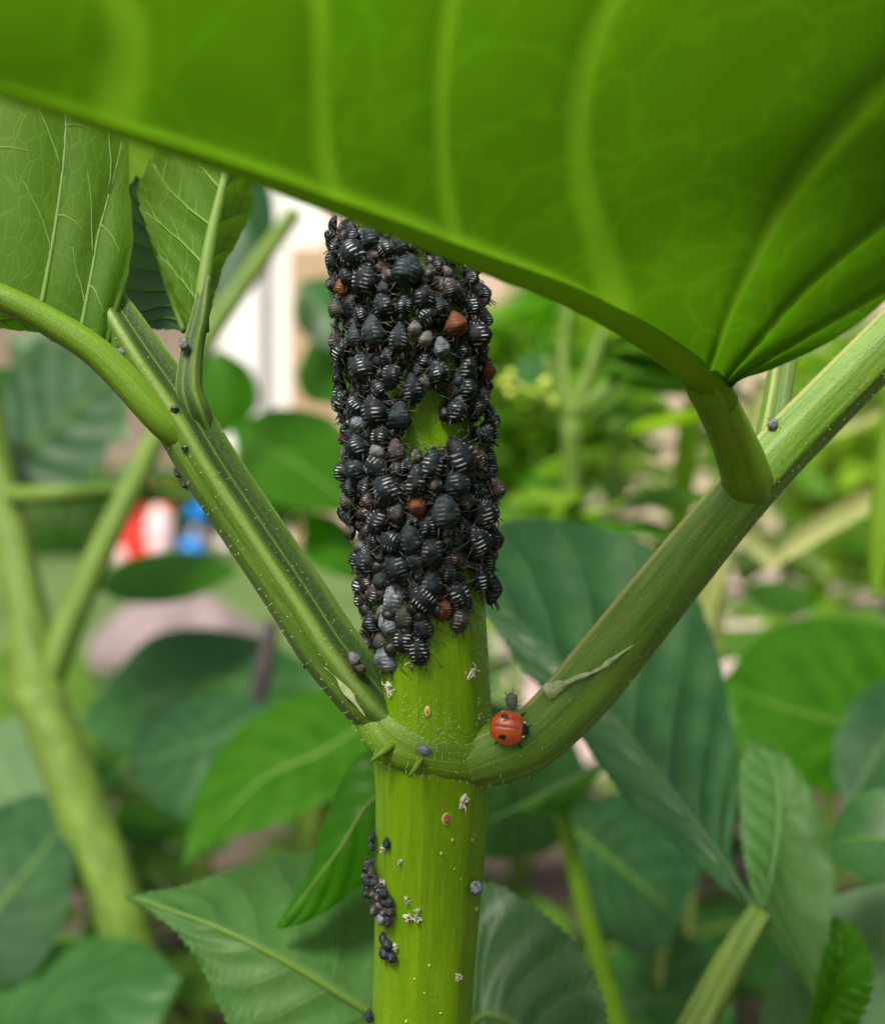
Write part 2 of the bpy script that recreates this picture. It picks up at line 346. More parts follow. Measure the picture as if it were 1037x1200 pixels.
# soil bed under the shrub, uneven
nx = 40; V = []; 
for i in range(nx+1):
    for j in range(nx+1):
        x = -120+240*i/nx; y = -60+200*j/nx
        e = min(1, 4*min(i, j, nx-i, nx-j)/nx); V.append((x, y, GZ+.4+e*(2.2+1.6*math.sin(x*.21+1.3*math.sin(y*.17))*math.cos(y*.19)+random.uniform(-.5, .5))))
F = [[i*(nx+1)+j, (i+1)*(nx+1)+j, (i+1)*(nx+1)+j+1, i*(nx+1)+j+1] for i in range(nx) for j in range(nx)]
M_SOIL = plain('soil', (.10, .07, .05), (.05, .035, .025), .95, .6, .8)
tag(mk('soil_bed', V, F, M_SOIL), kind='structure')

# house: pinkish brick wall with a white rendered bay
q = N('pink_brick'); tc = q.n('TexCoord').outputs['Object']; br = q.n('TexBrick')
rot = q.n('Mapping'); q.set(rot.inputs[0], tc); rot.inputs['Rotation'].default_value = (R(90), 0, 0)
q.set(br.inputs['Vector'], rot.outputs[0]); br.inputs['Scale'].default_value = 1; br.inputs['Brick Width'].default_value = 22; br.inputs['Row Height'].default_value = 7.5; br.inputs['Mortar Size'].default_value = .8
br.inputs['Color1'].default_value = (.50, .33, .26, 1); br.inputs['Color2'].default_value = (.58, .42, .35, 1); br.inputs['Mortar'].default_value = (.55, .5, .45, 1)
M_BRICK = q.finish(q.bsdf(br.outputs[0], .9).outputs[0])
M_WHITE = plain('white_render', (.86, .85, .86), (.82, .81, .82), .8, .05, .1)
M_TAN = plain('tan_wood', (.45, .32, .20), (.38, .26, .16), .6, .1, .1)
M_TAN2 = plain('tan_render', (.26, .20, .16), (.2, .155, .12), .85, .04, .1)
M_GREY = plain('grey_frame', (.35, .34, .36), (.3, .29, .31), .6, .1, .1)
M_GLASS = plain('window_glass', (.06, .07, .08), (.05, .06, .07), .08, .05, 0)
M_ROOF = plain('roof_tiles', (.16, .11, .09), (.11, .08, .07), .85, .08, .4)
HY = 1250; kx = .01*(HY+CAMD)/CAMD
def hx(px): return (px-518.5)*kx
def hz(py): return (600-py)*kx
hs = empty('house', (0, HY, GZ))
def hp(name, x0, x1, y0, y1, z0, z1, m, par=None):
    V, F = boxv(x0, x1, y0, y1, z0, z1); return mk(name, V, F, m, par or hs, smooth=False)
hp('brick_wall', hx(382), hx(1500), HY, HY+600, GZ, hz(40), M_BRICK)
hp('side_wall', hx(-300), hx(255), HY+8, HY+590, GZ, hz(58), M_TAN2)
hp('rendered_wall', hx(255.5), hx(381), HY+3, HY+600, GZ, hz(60), M_WHITE)
d = hp('door', hx(340), hx(392), HY-6, HY+2, GZ, hz(290), M_TAN); hp('handle', hx(340), hx(344), HY-12, HY-6.2, GZ+100, GZ+104, M_GREY, d)
hp('drain_pipe', hx(303), hx(314), HY-9, HY-1, GZ, hz(60), M_GREY)
for px0, px1, py0, py1 in ((700, 860, 330, 220), (1100, 1260, 330, 220)):
    f = hp('window', hx(px0), hx(px1), HY-5, HY-.5, hz(py0), hz(py1), M_WHITE); hp('pane', hx(px0)+8, hx(px1)-8, HY-6, HY-5.2, hz(py0)+8, hz(py1)-8, M_GLASS, f)
V = [(hx(-140), HY-25, hz(62)), (hx(1520), HY-25, hz(62)), (hx(1520), HY+300, hz(62)+260), (hx(-140), HY+300, hz(62)+260), (hx(1520), HY+625, hz(62)), (hx(-140), HY+625, hz(62))]
mk('roof', V, [[0, 1, 2, 3], [3, 2, 4, 5], [1, 4, 2], [5, 0, 3], [0, 5, 4, 1]], M_ROOF, hs, smooth=False)
tag(hs, 'pale house with white rendered wall and pinkish brick, blurred far behind the shrub', 'house')

# far bushes (trunk + leafy crown)
def bush(x, y, rx, rz, zc, n, mats, label, lsz=(9, 18)):
    root = empty('garden_bush', (x, y, GZ)); rng = random.Random(int(x*7+y))
    mb = MB()
    for k in range(5):
        a = rng.random()*6.28; pts = [(x, y, GZ), (x+math.cos(a)*rx*.2, y+math.sin(a)*rx*.2, GZ+(zc-GZ)*.5), (x+math.cos(a)*rx*.55, y+math.sin(a)*rx*.5, zc+rng.uniform(-.2, .5)*rz)]
        V, F, U = tube(spline(pts, 8), [rx*.03, rx*.012], 6); mb.add(V, F, 0, U)
    mb.build('trunk', M_SOIL, root)
    clumps = [(rng.uniform(-1, 1), rng.uniform(-1, 1), rng.uniform(-1, 1)) for _ in range(26)]
    mb = MB()
    for k in range(n):
        c = rng.choice(clumps)
        v = Vector((rng.gauss(0, .28)+c[0]*.75, rng.gauss(0, .28)+c[1]*.75, rng.gauss(0, .25)+c[2]*.75))
        if v.length > 1.15: continue
        p = Vector((x+v.x*rx, y+v.y*rx, zc+v.z*rz)); s = rng.uniform(*lsz)
        d = Vector((rng.gauss(0, 1), rng.gauss(0, 1), rng.gauss(-.2, .6))).normalized(); e = d.cross(Vector((rng.gauss(0, .5), rng.gauss(0, .5), 1))).normalized(); m_ = d.cross(e)*s*.12
        b = len(mb.V); mb.add([p, p+d*s*.45+e*s*.26+m_, p+d*s, p+d*s*.45-e*s*.26+m_], [[0, 1, 2, 3]], rng.randrange(len(mats)), [(0, .5), (.5, 1), (1, .5), (.5, 0)])
    mb.build('crown', mats, root)
    tag(root, label, 'bush')
    return root
bush(250, 520, 90, 60, 15, 5200, [F_LIME, F_SAT, F_FRESH], 'bright yellow-green bush blurred behind the right leaf stalk')
bush(60, 700, 60, 70, 70, 5000, [F_SAT, F_LIME, F_FRESH], 'green bush blurred right of the aphid-covered stem, behind the budding shoot')
bush(-330, 1010, 130, 40, -2, 2600, [F_TOP, F_SAT, F_BLUE], 'low dark green bush blurred behind the left background stem')
bush(420, 900, 130, 110, 60, 4600, [F_FRESH, F_LIME, F_SAT], 'tall light green bush blurred at the right edge, before the house')

bush(-178, 1040, 70, 36, 16, 2600, [F_TOP, F_SAT, F_FRESH], 'low green hedge bush blurred before the white wall, behind the blue toy')
bush(150, 380, 40, 34, 22, 3600, [F_LIME, F_FRESH, F_LIME], 'lime green bush blurred between the budding shoot and the right leaf stalk')
# pinkish flat stone on the ground, left
M_STONE = plain('pink_stone', (.25, .195, .205), (.19, .15, .16), .85, .12, .5)
SY = 262; sc = .01*(SY+CAMD)/CAMD; cx_, cz0 = (207-518.5)*sc, GZ
V = []; nu_, nr = 40, 10; rng = random.Random(3)
pr = [(1.0, 0), (1.06, .12), (1.02, .30), (.92, .44), (.78, .62), (.6, .78), (.4, .9), (.2, .97), (.05, 1.0)]
for r_, h_ in pr:
    for j in range(nu_):
        a = 2*math.pi*j/nu_; k = 1+.07*math.sin(3*a+1)+.04*math.sin(7*a)
        V.append((cx_+math.cos(a)*r_*k*20.5, SY+math.sin(a)*r_*k*15, cz0+h_*17.5+.6*math.sin(5*a+r_*6)))
F = [[i*nu_+j, i*nu_+(j+1) % nu_, (i+1)*nu_+(j+1) % nu_, (i+1)*nu_+j] for i in range(len(pr)-1) for j in range(nu_)]+[[(len(pr)-1)*nu_+j for j in range(nu_)]]
tag(mk('flat_stone', V, F, M_STONE, origin=(cx_, SY, GZ)), 'pinkish rounded stone on the ground, left of the aphid-covered stem', 'stone')
# blurred plastic toys on the ground far behind the left leaf stalk
M_RED = plain('red_plastic', (.75, .04, .03), (.7, .035, .025), .35, .1, 0); M_ORG = plain('orange_plastic', (.8, .16, .04), (.75, .14, .03), .35, .1, 0)
M_BLU = plain('blue_plastic', (.0, .22, .75), (.0, .2, .7), .35, .1, 0); M_WPL = plain('white_pink_plastic', (.8, .6, .64), (.75, .55, .6), .4, .1, 0)
TY = 740; tk = .01*(TY+CAMD)/CAMD
def T(px, py, dy=0): return Vector(((px-518.5)*tk, TY+dy, (600-py)*tk))
r_ = empty('plastic_toy', (T(165, 660).x, TY, GZ))
V, F, U = tube(spline([T(168, 667), T(162, 640), T(152, 615), T(156, 590), T(172, 566)], 20), [9, 10, 9, 8, 4], 14); mk('body', V, F, M_RED, r_, U)
V, F, U = tube(spline([T(132, 655, 6), T(150, 650, 2), T(172, 650)], 8), [6, 8, 8], 12); mk('base', V, F, M_WPL, r_, U)
tag(r_, 'curved red plastic toy, blurred, left of the left leaf stalk', 'toy')
r_ = empty('plastic_toy', (T(190, 660).x, TY, GZ))
V, F = ellip(T(188, 628), (9.5, 9, 20), 16, 12); mk('body', V, F, M_WPL, r_); V, F = ellip(T(197, 588), (6, 6, 8), 14, 10); mk('cap', V, F, M_ORG, r_)
V, F, U = tube([T(188, 668), T(188, 640)], [9, 8], 14); mk('base', V, F, M_WPL, r_, U)
tag(r_, 'pinkish white plastic toy with orange top, blurred beside the curved red toy', 'toy')
r_ = empty('plastic_toy', (T(228, 660).x, TY, GZ))
V, F = ellip(T(236, 596), (9, 8, 11), 16, 12); mk('head', V, F, M_BLU, r_); V, F = ellip(T(226, 645), (8, 8, 9), 16, 12); mk('foot', V, F, M_BLU, r_)
V, F, U = tube([T(224, 668), T(227, 640), T(235, 600)], [4, 3, 3], 10); mk('post', V, F, M_GREY, r_, U)
tag(r_, 'bright blue plastic toy, blurred, touching the outline of the left leaf stalk', 'toy')
# ------------------------------------------------------------------ main elder shoot
shoot = empty('elder_shoot', P(494, 1300, .6))
tag(shoot, 'green elder shoot in focus, its upper stem covered by black aphids', 'plant')
AX = spline([Vector((-.6, 2.2, GZ)), Vector((-.35, 1.3, -16))]+PL([(491, 1330, .75), (495, 1180, .5), (505, 980, .15), (508, 885, 0), (505, 780, -.08), (495, 620, -.15), (487, 480, -.22), (477, 300, -.3), (468, 100, -.4), (460, -80, -.5)]), 300)
AZ = AX[:, 2]
def axis(z): return np.array([np.interp(z, AZ, AX[:, k]) for k in range(3)])
def srad(z):
    return float(np.interp(z, [-8, -5.5, -3.3, -2.75, -2.1, 0, 3, 7], [.575, .60, .665, .70, .665, .66, .65, .63]))
def prof_stem(th, t): return 1+.016*math.cos(9*th+.5+.6*math.sin(t*5))+.012*math.cos(5*th+1+t*3)+.008*math.cos(17*th)+.006*math.sin(t*70+th*2)
V, F, U = tube(AX, [srad(z) for z in AZ], 48, (0, -1, 0), prof_stem)
stem = mk('stem', V, F, M_STEM, shoot, U)
# leaf stalks with channel
def prof_ch(depth, wid):
    def f(th, t):
        return 1-depth*math.exp(-(th/wid)**2)+.07*math.exp(-((abs(th)-wid*1.45)/.18)**2)+.02*math.cos(8*th)+.012*math.cos(13*th)
    return f
LST = PL([(512, 872, -.02), (456, 838, -.20), (392, 766, -.3), (345, 695, -.32), (284, 604, -.34), (245, 545, -.36), (207, 482, -.36), (150, 398, -.3), (90, 300, 0), (40, 180, .3)])
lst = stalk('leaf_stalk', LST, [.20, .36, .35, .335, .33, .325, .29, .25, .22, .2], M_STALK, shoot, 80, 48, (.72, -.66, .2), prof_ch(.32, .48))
lst['label'] = 'left leaf stalk with dark channel'
RST = PL([(512, 884, -.05), (560, 890, -.38), (612, 872, -.38), (664, 826, -.26), (722, 757, -.15), (800, 660, -.05), (892, 551, .05), (1000, 440, .2), (1130, 310, .4)])
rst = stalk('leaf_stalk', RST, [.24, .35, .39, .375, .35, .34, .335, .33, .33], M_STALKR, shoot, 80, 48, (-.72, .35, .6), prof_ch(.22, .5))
rst['label'] = 'right leaf stalk with pale rim'
# collar ridge joining the two stalk bases round the front of the stem
V, F, U = tube(spline(PL([(408, 784, -.12), (432, 824, -.24), (446, 848, -.37), (462, 866, -.50), (492, 880, -.57), (525, 886, -.54), (560, 886, -.42), (600, 874, -.36), (640, 846, -.3)]), 40), [.10, .15, .17, .165, .155, .16, .21, .27, .24], 28, (0, -1, 0), lambda th, t: 1+.75*min(1, t*3.5, 4*(1-t))*math.sin(th)**2*(1.0 if th > 0 else .8)+.03*math.sin(t*31+th*2))
collar = mk('node_collar', V, F, M_PETI, shoot, U)
# stipules
for pts, r0 in (([(462, 872, -.62), (452, 879, -.72), (435, 892, -.76)], .055), ([(494, 889, -.76), (487, 900, -.82), (479, 910, -.84)], .042)):
    V, F, U = tube(spline(PL(pts), 10), [r0, r0*.8, r0*.35], 8); mk('stipule', V, F, M_PETI, shoot, U)
# petiolule + midrib line of the big foreground leaf
stalk('petiolule', PL([(880, 574, .1), (876, 568, -.14), (873, 556, -.30), (866, 534, -.47), (851, 498, -.77), (830, 458, -1.1), (808, 434, -1.32)]), [.26, .285, .265, .24, .23, .215, .14], M_PETY, shoot, 40, 24, (0, -1, 0), lambda th, t: 1+.03*math.cos(6*th)+.02*math.cos(11*th))
stalk('petiolule', PL([(902, 520, .5), (908, 480, .75), (916, 430, 1.0), (925, 370, 1.3)]), [.2, .17, .17, .15], M_STALKR, shoot, 24, 24, (0, -1, .1), prof_ch(.25, .35))
stalk('petiolule', PL([(246, 520, -.3), (228, 478, -.44), (222, 452, -.44), (226, 410, -.36), (235, 370, -.3), (242, 325, -.2)]), [.12, .17, .15, .125, .10, .06], M_STALK, shoot, 30, 24, (-.25, -1, .1), prof_ch(.2, .35))
stalk('petiolule', PL([(236, 545, -.42), (212, 516, -.52), (185, 488, -.58), (150, 448, -.6), (110, 410, -.62), (60, 378, -.66), (0, 348, -.75), (-90, 315, -.85)]), [.06, .175, .185, .175, .165, .155, .145, .12], M_PETI, shoot, 30, 20)
# leaflets
big_mid = PL([(846, 474, -1.0), (822, 444, -1.25), (760, 396, -1.8), (680, 352, -2.5), (560, 306, -3.3), (430, 256, -4.1), (300, 209, -4.9), (150, 158, -5.6), (0, 110, -6.2), (-220, 50, -6.9)])
big_near = PL([(850, 470, -1.0), (862, 447, -1.25), (905, 434, -1.6), (985, 394, -2.3), (1050, 335, -3.0), (1150, 200, -4.0), (1230, -20, -5.0), (1050, -260, -6.2), (600, -330, -7.2), (150, -260, -7.6), (-220, 50, -6.9)])
big_far = PL([(842, 470, -1.0), (815, 430, -1.1), (790, 330, -1.5), (700, 240, -2.2), (560, 180, -2.8), (400, 120, -3.5), (220, 60, -4.4), (40, 30, -5.4), (-220, 50, -6.9)])
leaf(shoot, big_mid, big_far, big_near, M_UNDER, 'leaflet', 340, 22, cup=.06, quilt=.045, nveins=6, slant=.36, rib=.19, ribmat=M_VEINU, ridge=.05, ribn=12, wave=.02, label='big foreground leaf seen from below')
l1_mid = PL([(120, 416, -.6), (90, 395, -.63), (60, 378, -.66), (0, 348, -.75), (-90, 315, -.85), (-220, 280, -1)])
l1_up = PL([(126, 408, -.55), (146, 340, -.3), (156, 280, -.1), (152, 215, .1), (148, 140, .3), (110, 40, .5), (0, -60, .5), (-150, -20, .1), (-220, 280, -1)])
l1_dn = PL([(112, 412, -.5), (80, 402, -.3), (40, 388, 0), (-20, 380, .3), (-120, 360, 0), (-220, 280, -1)])
leaf(shoot, l1_mid, l1_up, l1_dn, M_FRESH, 'leaflet', 90, 20, cup=.05, quilt=.07, nveins=6, slant=.20, rib=.0, ribmat=M_VEINL, veins=.032, ribn=12, wave=.03, serr=.03, teeth=22, branch=True)
l2_mid = PL([(236, 388, -.3), (238, 340, -.22), (248, 275, -.05), (264, 205, .2), (284, 110, .5)])
l2_l = PL([(232, 387, -.32), (214, 374, -.34), (196, 335, -.3), (182, 292, -.15), (168, 255, 0), (162, 222, .1), (176, 192, .2), (220, 120, .4), (284, 110, .5)])
l2_r = PL([(240, 386, -.28), (252, 350, .3), (276, 290, .9), (296, 220, 1.2), (284, 110, .5)])
leaf(shoot, l2_mid, l2_l, l2_r, M_FRESH, 'leaflet', 80, 16, cup=.08, quilt=.09, nveins=6, slant=.20, rib=.095, ribmat=M_VEINL, veins=.018, ribn=12, wave=.05, serr=.04, teeth=18, branch=True)
leaf(shoot, PL([(216, 388, .3), (192, 325, .9), (168, 250, 1.2), (160, 205, 1.4)]), PL([(212, 386, .3), (165, 384, .8), (142, 372, 1.0), (138, 290, 1.3), (148, 228, 1.4), (160, 205, 1.4)]),
     PL([(220, 380, .4), (226, 320, 1.2), (205, 245, 1.6), (160, 205, 1.4)]), M_BLUE, 'leaflet', 60, 10, quilt=.04, nveins=8, slant=.22, rib=.04, ribmat=M_VEIN, serr=.04, teeth=22, veins=.015)
# torn epidermis on the right stalk
V = []; F = []
strip = spline(PL([(640, 815, -.62), (668, 800, -.66), (705, 784, -.62), (740, 758, -.52), (768, 748, -.34)]), 24)
for i, p in enumerate(strip):
    wv = (.075 if i < 5 else .03)*(1+.35*math.sin(i*1.1+.5)+.2*math.sin(i*2.7))*min(1, (23-i)/4+.15); p = p+np.array((0, .015, 0)); V += [p+np.array((-.5*wv, .03, wv)), p+np.array((0, -.03-.01*math.sin(i*1.7), 0)), p+np.array((.5*wv, .03, -wv*.6))]
F = [[i*3+j, i*3+j+1, i*3+j+4, i*3+j+3] for i in range(23) for j in range(2)]
M_PEEL = plain('dry_epidermis', (.44, .50, .30), (.24, .34, .12), .5, 10, .3)
mk('peeling_skin', V, F, M_PEEL, rst)
V = []; F = []
strip = spline(PL([(372, 768, -.62), (392, 790, -.64), (410, 815, -.64), (428, 840, -.58)]), 16)
for i, p in enumerate(strip):
    wv = .03*(1+.5*math.sin(i*.9))*min(1, min(i, 15-i)/3+.1); p = p+np.array((0, .05, 0)); V += [p+np.array((-wv, -.03, -wv*.5)), p+np.array((wv, -.03, wv*.5))]
F = [[i*2, i*2+1, i*2+3, i*2+2] for i in range(15)]
mk('peeling_skin', V, F, M_PEEL, lst)
# points on the stem surface
def on_stem(px, py, lift=0.0):
    """point and outward normal on the camera side of the stem at this place"""
    Y = 0.0
    for _ in range(4):
        p = P(px, py, Y); a = axis(p.z); r = srad(p.z)+lift
        dx = max(-.97*r, min(.97*r, p.x-a[0])); Y = a[1]-math.sqrt(max(r*r-dx*dx, 1e-6))
    p = Vector((a[0]+dx, Y, p.z)); n_ = Vector((dx, Y-a[1], 0)).normalized()
    return p, n_
# lenticels
M_LEN = plain('lenticel_rim', (.55, .52, .16), (.45, .42, .1), .6, 20, .3); M_LENC = plain('lenticel_core', (.22, .07, .025), (.3, .12, .05), .7, 20, .3)
def disc(p, n_, a, b, h, rot=0, seg=14):
    z = Vector((0, 0, 1)); t = (z-n_*z.dot(n_)).normalized(); s_ = t.cross(n_)
    V = []
    for k, (rr, hh) in enumerate(((1, -.3), (.85, .7), (.5, 1), (0.02, .8))):
        for j in range(seg):
            th = 2*math.pi*j/seg; V.append(p+n_*h*hh+t*b*rr*math.cos(th)+s_*a*rr*math.sin(th))
    F = [[i*seg+j, i*seg+(j+1) % seg, (i+1)*seg+(j+1) % seg, (i+1)*seg+j] for i in range(3) for j in range(seg)]
    return V, F
for px, py, a, b, core in ((523, 959, .055, .085, .75), (553, 980, .045, .068, .45), (540, 1027, .036, .05, .3), (539, 1113, .042, .075, .45), (501, 834, .038, .07, .35), (546, 788, .03, .04, 0), (530, 984, .02, .026, 0), (558, 1065, .02, .03, 0), (503, 1131, .017, .022, 0), (497, 1163, .015, .02, 0), (517, 1000, .016, .022, 0), (532, 1018, .012, .014, 0), (486, 1147, .012, .016, 0), (476, 1197, .015, .02, 0), (516, 1187, .012, .014, 0)):
    p, n_ = on_stem(px, py); V, F = disc(p, n_, a, b, .02); o = mk('lenticel', V, F, M_LEN, stem)
    if core:
        V, F = disc(p+n_*.012, n_, a*core, b*core, .018); mk('scar', V, F, M_LENC, stem)
# hairs at the node
mb = MB(); rng = random.Random(11)
M_HAIR = plain('plant_hair', (.62, .70, .45), (.5, .6, .35), .5, 5, 0)
def hair(p, n_, L, r=.004):
    d = (n_+Vector((rng.gauss(0, .45), rng.gauss(0, .3), rng.gauss(0, .5)))).normalized(); t = d.orthogonal().normalized(); b = d.cross(t)
    q1 = p+d*L*.6+Vector((0, 0, -L*.12)); q2 = p+d*L+Vector((0, 0, -L*.3))
    mb.add([p+t*r, p-t*.5*r+b*.87*r, p-t*.5*r-b*.87*r, q1+t*r*.6, q1-t*.3*r+b*.5*r, q1-t*.3*r-b*.5*r, q2], [[0, 1, 4, 3], [1, 2, 5, 4], [2, 0, 3, 5], [3, 4, 6], [4, 5, 6], [5, 3, 6]])
for _ in range(230):
    x = rng.uniform(450, 570); y = 874-abs(rng.gauss(0, 26)); p, n_ = on_stem(x, y); hair(p, n_, rng.uniform(.025, .06), .003)
for _ in range(60):
    y = rng.uniform(720, 860); p, n_ = on_stem(rng.choice((571, 572, 560)), y); hair(p, n_, rng.uniform(.04, .10))
cv = collar.data.vertices; off = OFF[collar]
for _ in range(700):
    v = cv[rng.randrange(len(cv))]; 
    if v.normal.y < .2: hair(v.co+off, v.normal, rng.uniform(.03, .06), .0035)
mb.build('hair', M_HAIR, stem)['kind'] = 'stuff'
mb = MB()
for oo, nmax, L in ((rst, 900, .035), (lst, 700, .03)):
    cv = oo.data.vertices; off = OFF[oo]
    for _ in range(nmax):
        v = cv[rng.randrange(len(cv)//(1 if oo is lst else 1))]
        if v.normal.y < .35: hair(v.co+off, v.normal, rng.uniform(.5, 1.2)*L, .0035)
    mb.build('hair', M_HAIR, oo)['kind'] = 'stuff'; mb = MB()
def PQ(x, y, Y): return P(x, y, Y*BK)
# ------------------------------------------------------------------ neighbouring elder shoots, nearest first
def lf(root, Y, mid, l, r, mat, **kw):
    f = lambda L: PL([(t[0], t[1], t[2] if len(t) > 2 else Y) for t in L])
    return leaf(root, f(mid), f(l), f(r), mat, **kw)
BK = 2.0
# A: shoot right of the main stem, with the big dark leaf
ra = empty('elder_shoot', PQ(800, 1260, 2.2)); tag(ra, 'elder shoot at lower right with pale grooved stalk and big dark leaf', 'plant')
stalk('leaf_stalk', PL([(770, 1290, 2.0), (830, 1175, 2.2), (868, 1105, 2.3), (890, 1068, 2.4)]), [.26, .235, .22, .17], M_BGST, ra, 24, 24, (-.2, -1, .2), prof_ch(.3, .4))
lf(ra, 2.6, [(888, 1072, 2.4), (830, 985, 2.7), (760, 895, 3.0), (690, 815, 3.3), (620, 745, 3.6), (540, 660, 3.8)],
   [(884, 1070, 2.4), (800, 1000, 2.5), (730, 930, 2.6), (670, 850, 2.9), (610, 780, 3.3), (570, 720, 3.6), (540, 660, 3.8)],
   [(890, 1064, 2.4), (858, 1005, 2.9), (864, 900, 3.6), (850, 790, 4.2), (810, 690, 4.7), (740, 632, 4.9), (650, 606, 4.7), (580, 614, 4.3), (540, 660, 3.8)], M_BLUE, nu=110, nv=14, serr=.05, teeth=40, cup=.05, quilt=.09, nveins=8, rib=.06, ribmat=M_VEIND, wave=.02, label='big dark blue-green leaf')
lf(ra, 2.6, [(893, 1072, 2.35), (905, 1010, 2.6), (912, 950, 2.9), (905, 900, 3.2), (880, 862, 3.6)],
   [(889, 1076, 2.35), (872, 1010, 2.8), (866, 950, 3.1), (866, 900, 3.4), (880, 862, 3.6)],
   [(895, 1085, 2.3), (940, 1150, 2.3), (962, 1172, 2.3), (972, 1090, 2.4), (976, 1020, 2.6), (960, 950, 2.8), (925, 890, 3.2), (880, 862, 3.6)], M_PALE, nu=140, nv=12, serr=.07, teeth=40, quilt=.05, nveins=8, rib=.0, ribmat=M_VEIN, label='pale serrated leaf')
lf(ra, 2.2, [(935, 1230, 2.1), (965, 1170, 2.2), (985, 1110, 2.5), (975, 1072, 3.0)], [(930, 1225, 2.0), (950, 1185, 1.9), (962, 1130, 2.1), (975, 1072, 3.0)],
   [(945, 1235, 2.1), (1000, 1205, 2.0), (1022, 1150, 1.9), (1010, 1095, 2.3), (975, 1072, 3.0)], M_SAT, nu=110, nv=10, serr=.09, teeth=20, cup=-.2, quilt=.05, rib=.05, ribmat=M_VEIN, label='small curled bright green leaf')
lf(ra, 3.4, [(1100, 1010, 3), (1040, 985, 3.2), (990, 985, 3.4), (960, 1000, 3.6)], [(1100, 1005, 3), (1050, 930, 3.4), (1000, 935, 3.6), (960, 1000, 3.6)], [(1100, 1015, 3), (1040, 1030, 2.9), (990, 1020, 3.2), (960, 1000, 3.6)], M_TOP, nu=60, serr=.05, rib=.04, ribmat=M_VEIN)
lf(ra, 3, [(890, 1260, 3.4), (960, 1190, 3.6), (1030, 1110, 3.9), (1090, 1020, 4.2)], [(885, 1255, 3.4), (900, 1150, 4), (960, 1060, 4.4), (1090, 1020, 4.2)], [(900, 1265, 3.4), (1010, 1230, 3.4), (1080, 1130, 3.8), (1090, 1020, 4.2)], M_TOP, nu=60, serr=.05, rib=.04, ribmat=M_VEIN)
BK = 3.4
# B: right-hand leaves further back
rb = empty('elder_shoot', PQ(1080, 1250, 6)); tag(rb, 'blurred elder shoot at the right edge with saturated green leaf', 'plant')
stalk('stem', PL([(1090, 1400, 6), (1070, 1100, 6), (1075, 900, 6), (1095, 700, 6.2)]), [.5, .4], M_BGST, rb)
lf(rb, 5, [(1080, 860, 5.6), (1000, 850, 5.2), (920, 830, 5), (844, 800, 5)], [(1080, 850, 5.6), (1060, 752, 6.4), (980, 724, 6.4), (900, 738, 6), (844, 800, 5)], [(1080, 870, 5.6), (1000, 925, 4.8), (930, 915, 4.6), (870, 880, 4.7), (844, 800, 5)], M_SAT, nu=60, serr=.05, quilt=.06, rib=.05, ribmat=M_VEIN, label='saturated green leaf')
lf(rb, 4.4, [(1085, 800, 5), (1040, 860, 4.6), (990, 950, 4.2)], [(1080, 790, 5), (1010, 810, 4.8), (975, 880, 4.5), (990, 950, 4.2)], [(1090, 810, 5), (1080, 890, 4.3), (1040, 950, 4), (990, 950, 4.2)], M_BLUE, nu=40, serr=.04)
lf(rb, 9, [(960, 708, 9), (915, 700, 9.4), (870, 688, 9.8)], [(960, 705, 9), (930, 684, 10), (895, 680, 10), (870, 688, 9.8)], [(960, 712, 9), (920, 722, 8.6), (885, 708, 9), (870, 688, 9.8)], M_SAT, nu=24)
BK = 1.45
# C: shoot right behind the main stem: low leaves
rc = empty('elder_shoot', PQ(505, 1330, 2.6)); tag(rc, 'elder shoot low behind the main stem with broad serrated leaves', 'plant')
stalk('stem', PL([(520, 1420, 3.2), (515, 1250, 3.0), (512, 1050, 3.1), (512, 960, 3.3)]), [.4, .3, .2], M_BGST, rc)
lf(rc, 1.6, [(520, 1240, 2.4), (430, 1185, 2.0), (340, 1130, 1.9), (250, 1085, 2.0), (146, 1048, 2.3)],
   [(515, 1245, 2.4), (430, 1290, 1.6), (300, 1250, 1.5), (262, 1190, 1.6), (228, 1120, 1.8), (190, 1078, 2.0), (146, 1048, 2.3)],
   [(520, 1230, 2.4), (560, 1080, 3.2), (470, 995, 3.6), (380, 993, 3.6), (290, 1012, 3.2), (210, 1038, 2.7), (146, 1048, 2.3)], M_PALE, nu=150, nv=14, serr=.07, teeth=44, quilt=.06, nveins=9, rib=.07, ribmat=M_VEIN, label='broad serrated leaf left of the stem')
lf(rc, 1.8, [(520, 1240, 2.4), (570, 1190, 2.2), (640, 1230, 2.0), (700, 1290, 1.9)], [(518, 1230, 2.4), (550, 1045, 2.9), (620, 1058, 2.8), (680, 1115, 2.6), (712, 1190, 2.3), (700, 1290, 1.9)], [(520, 1250, 2.4), (560, 1300, 1.8), (640, 1340, 1.7), (700, 1290, 1.9)], M_TOP, nu=150, nv=14, serr=.07, teeth=40, quilt=.07, nveins=9, rib=.05, ribmat=M_VEIN, label='broad serrated leaf right of the stem')
lf(rc, 2, [(512, 905, 3.0), (440, 935, 2.2), (395, 1000, 1.9), (325, 1090, 1.9)], [(508, 900, 3.0), (430, 880, 2.6), (385, 950, 2.4), (360, 1030, 2.2), (325, 1090, 1.9)], [(514, 912, 3), (470, 990, 2.2), (420, 1040, 2.0), (370, 1075, 1.9), (325, 1090, 1.9)], M_SAT, nu=60, quilt=.05, rib=.04, ribmat=M_VEIN, label='narrow bright green leaf')
BK = 4.4
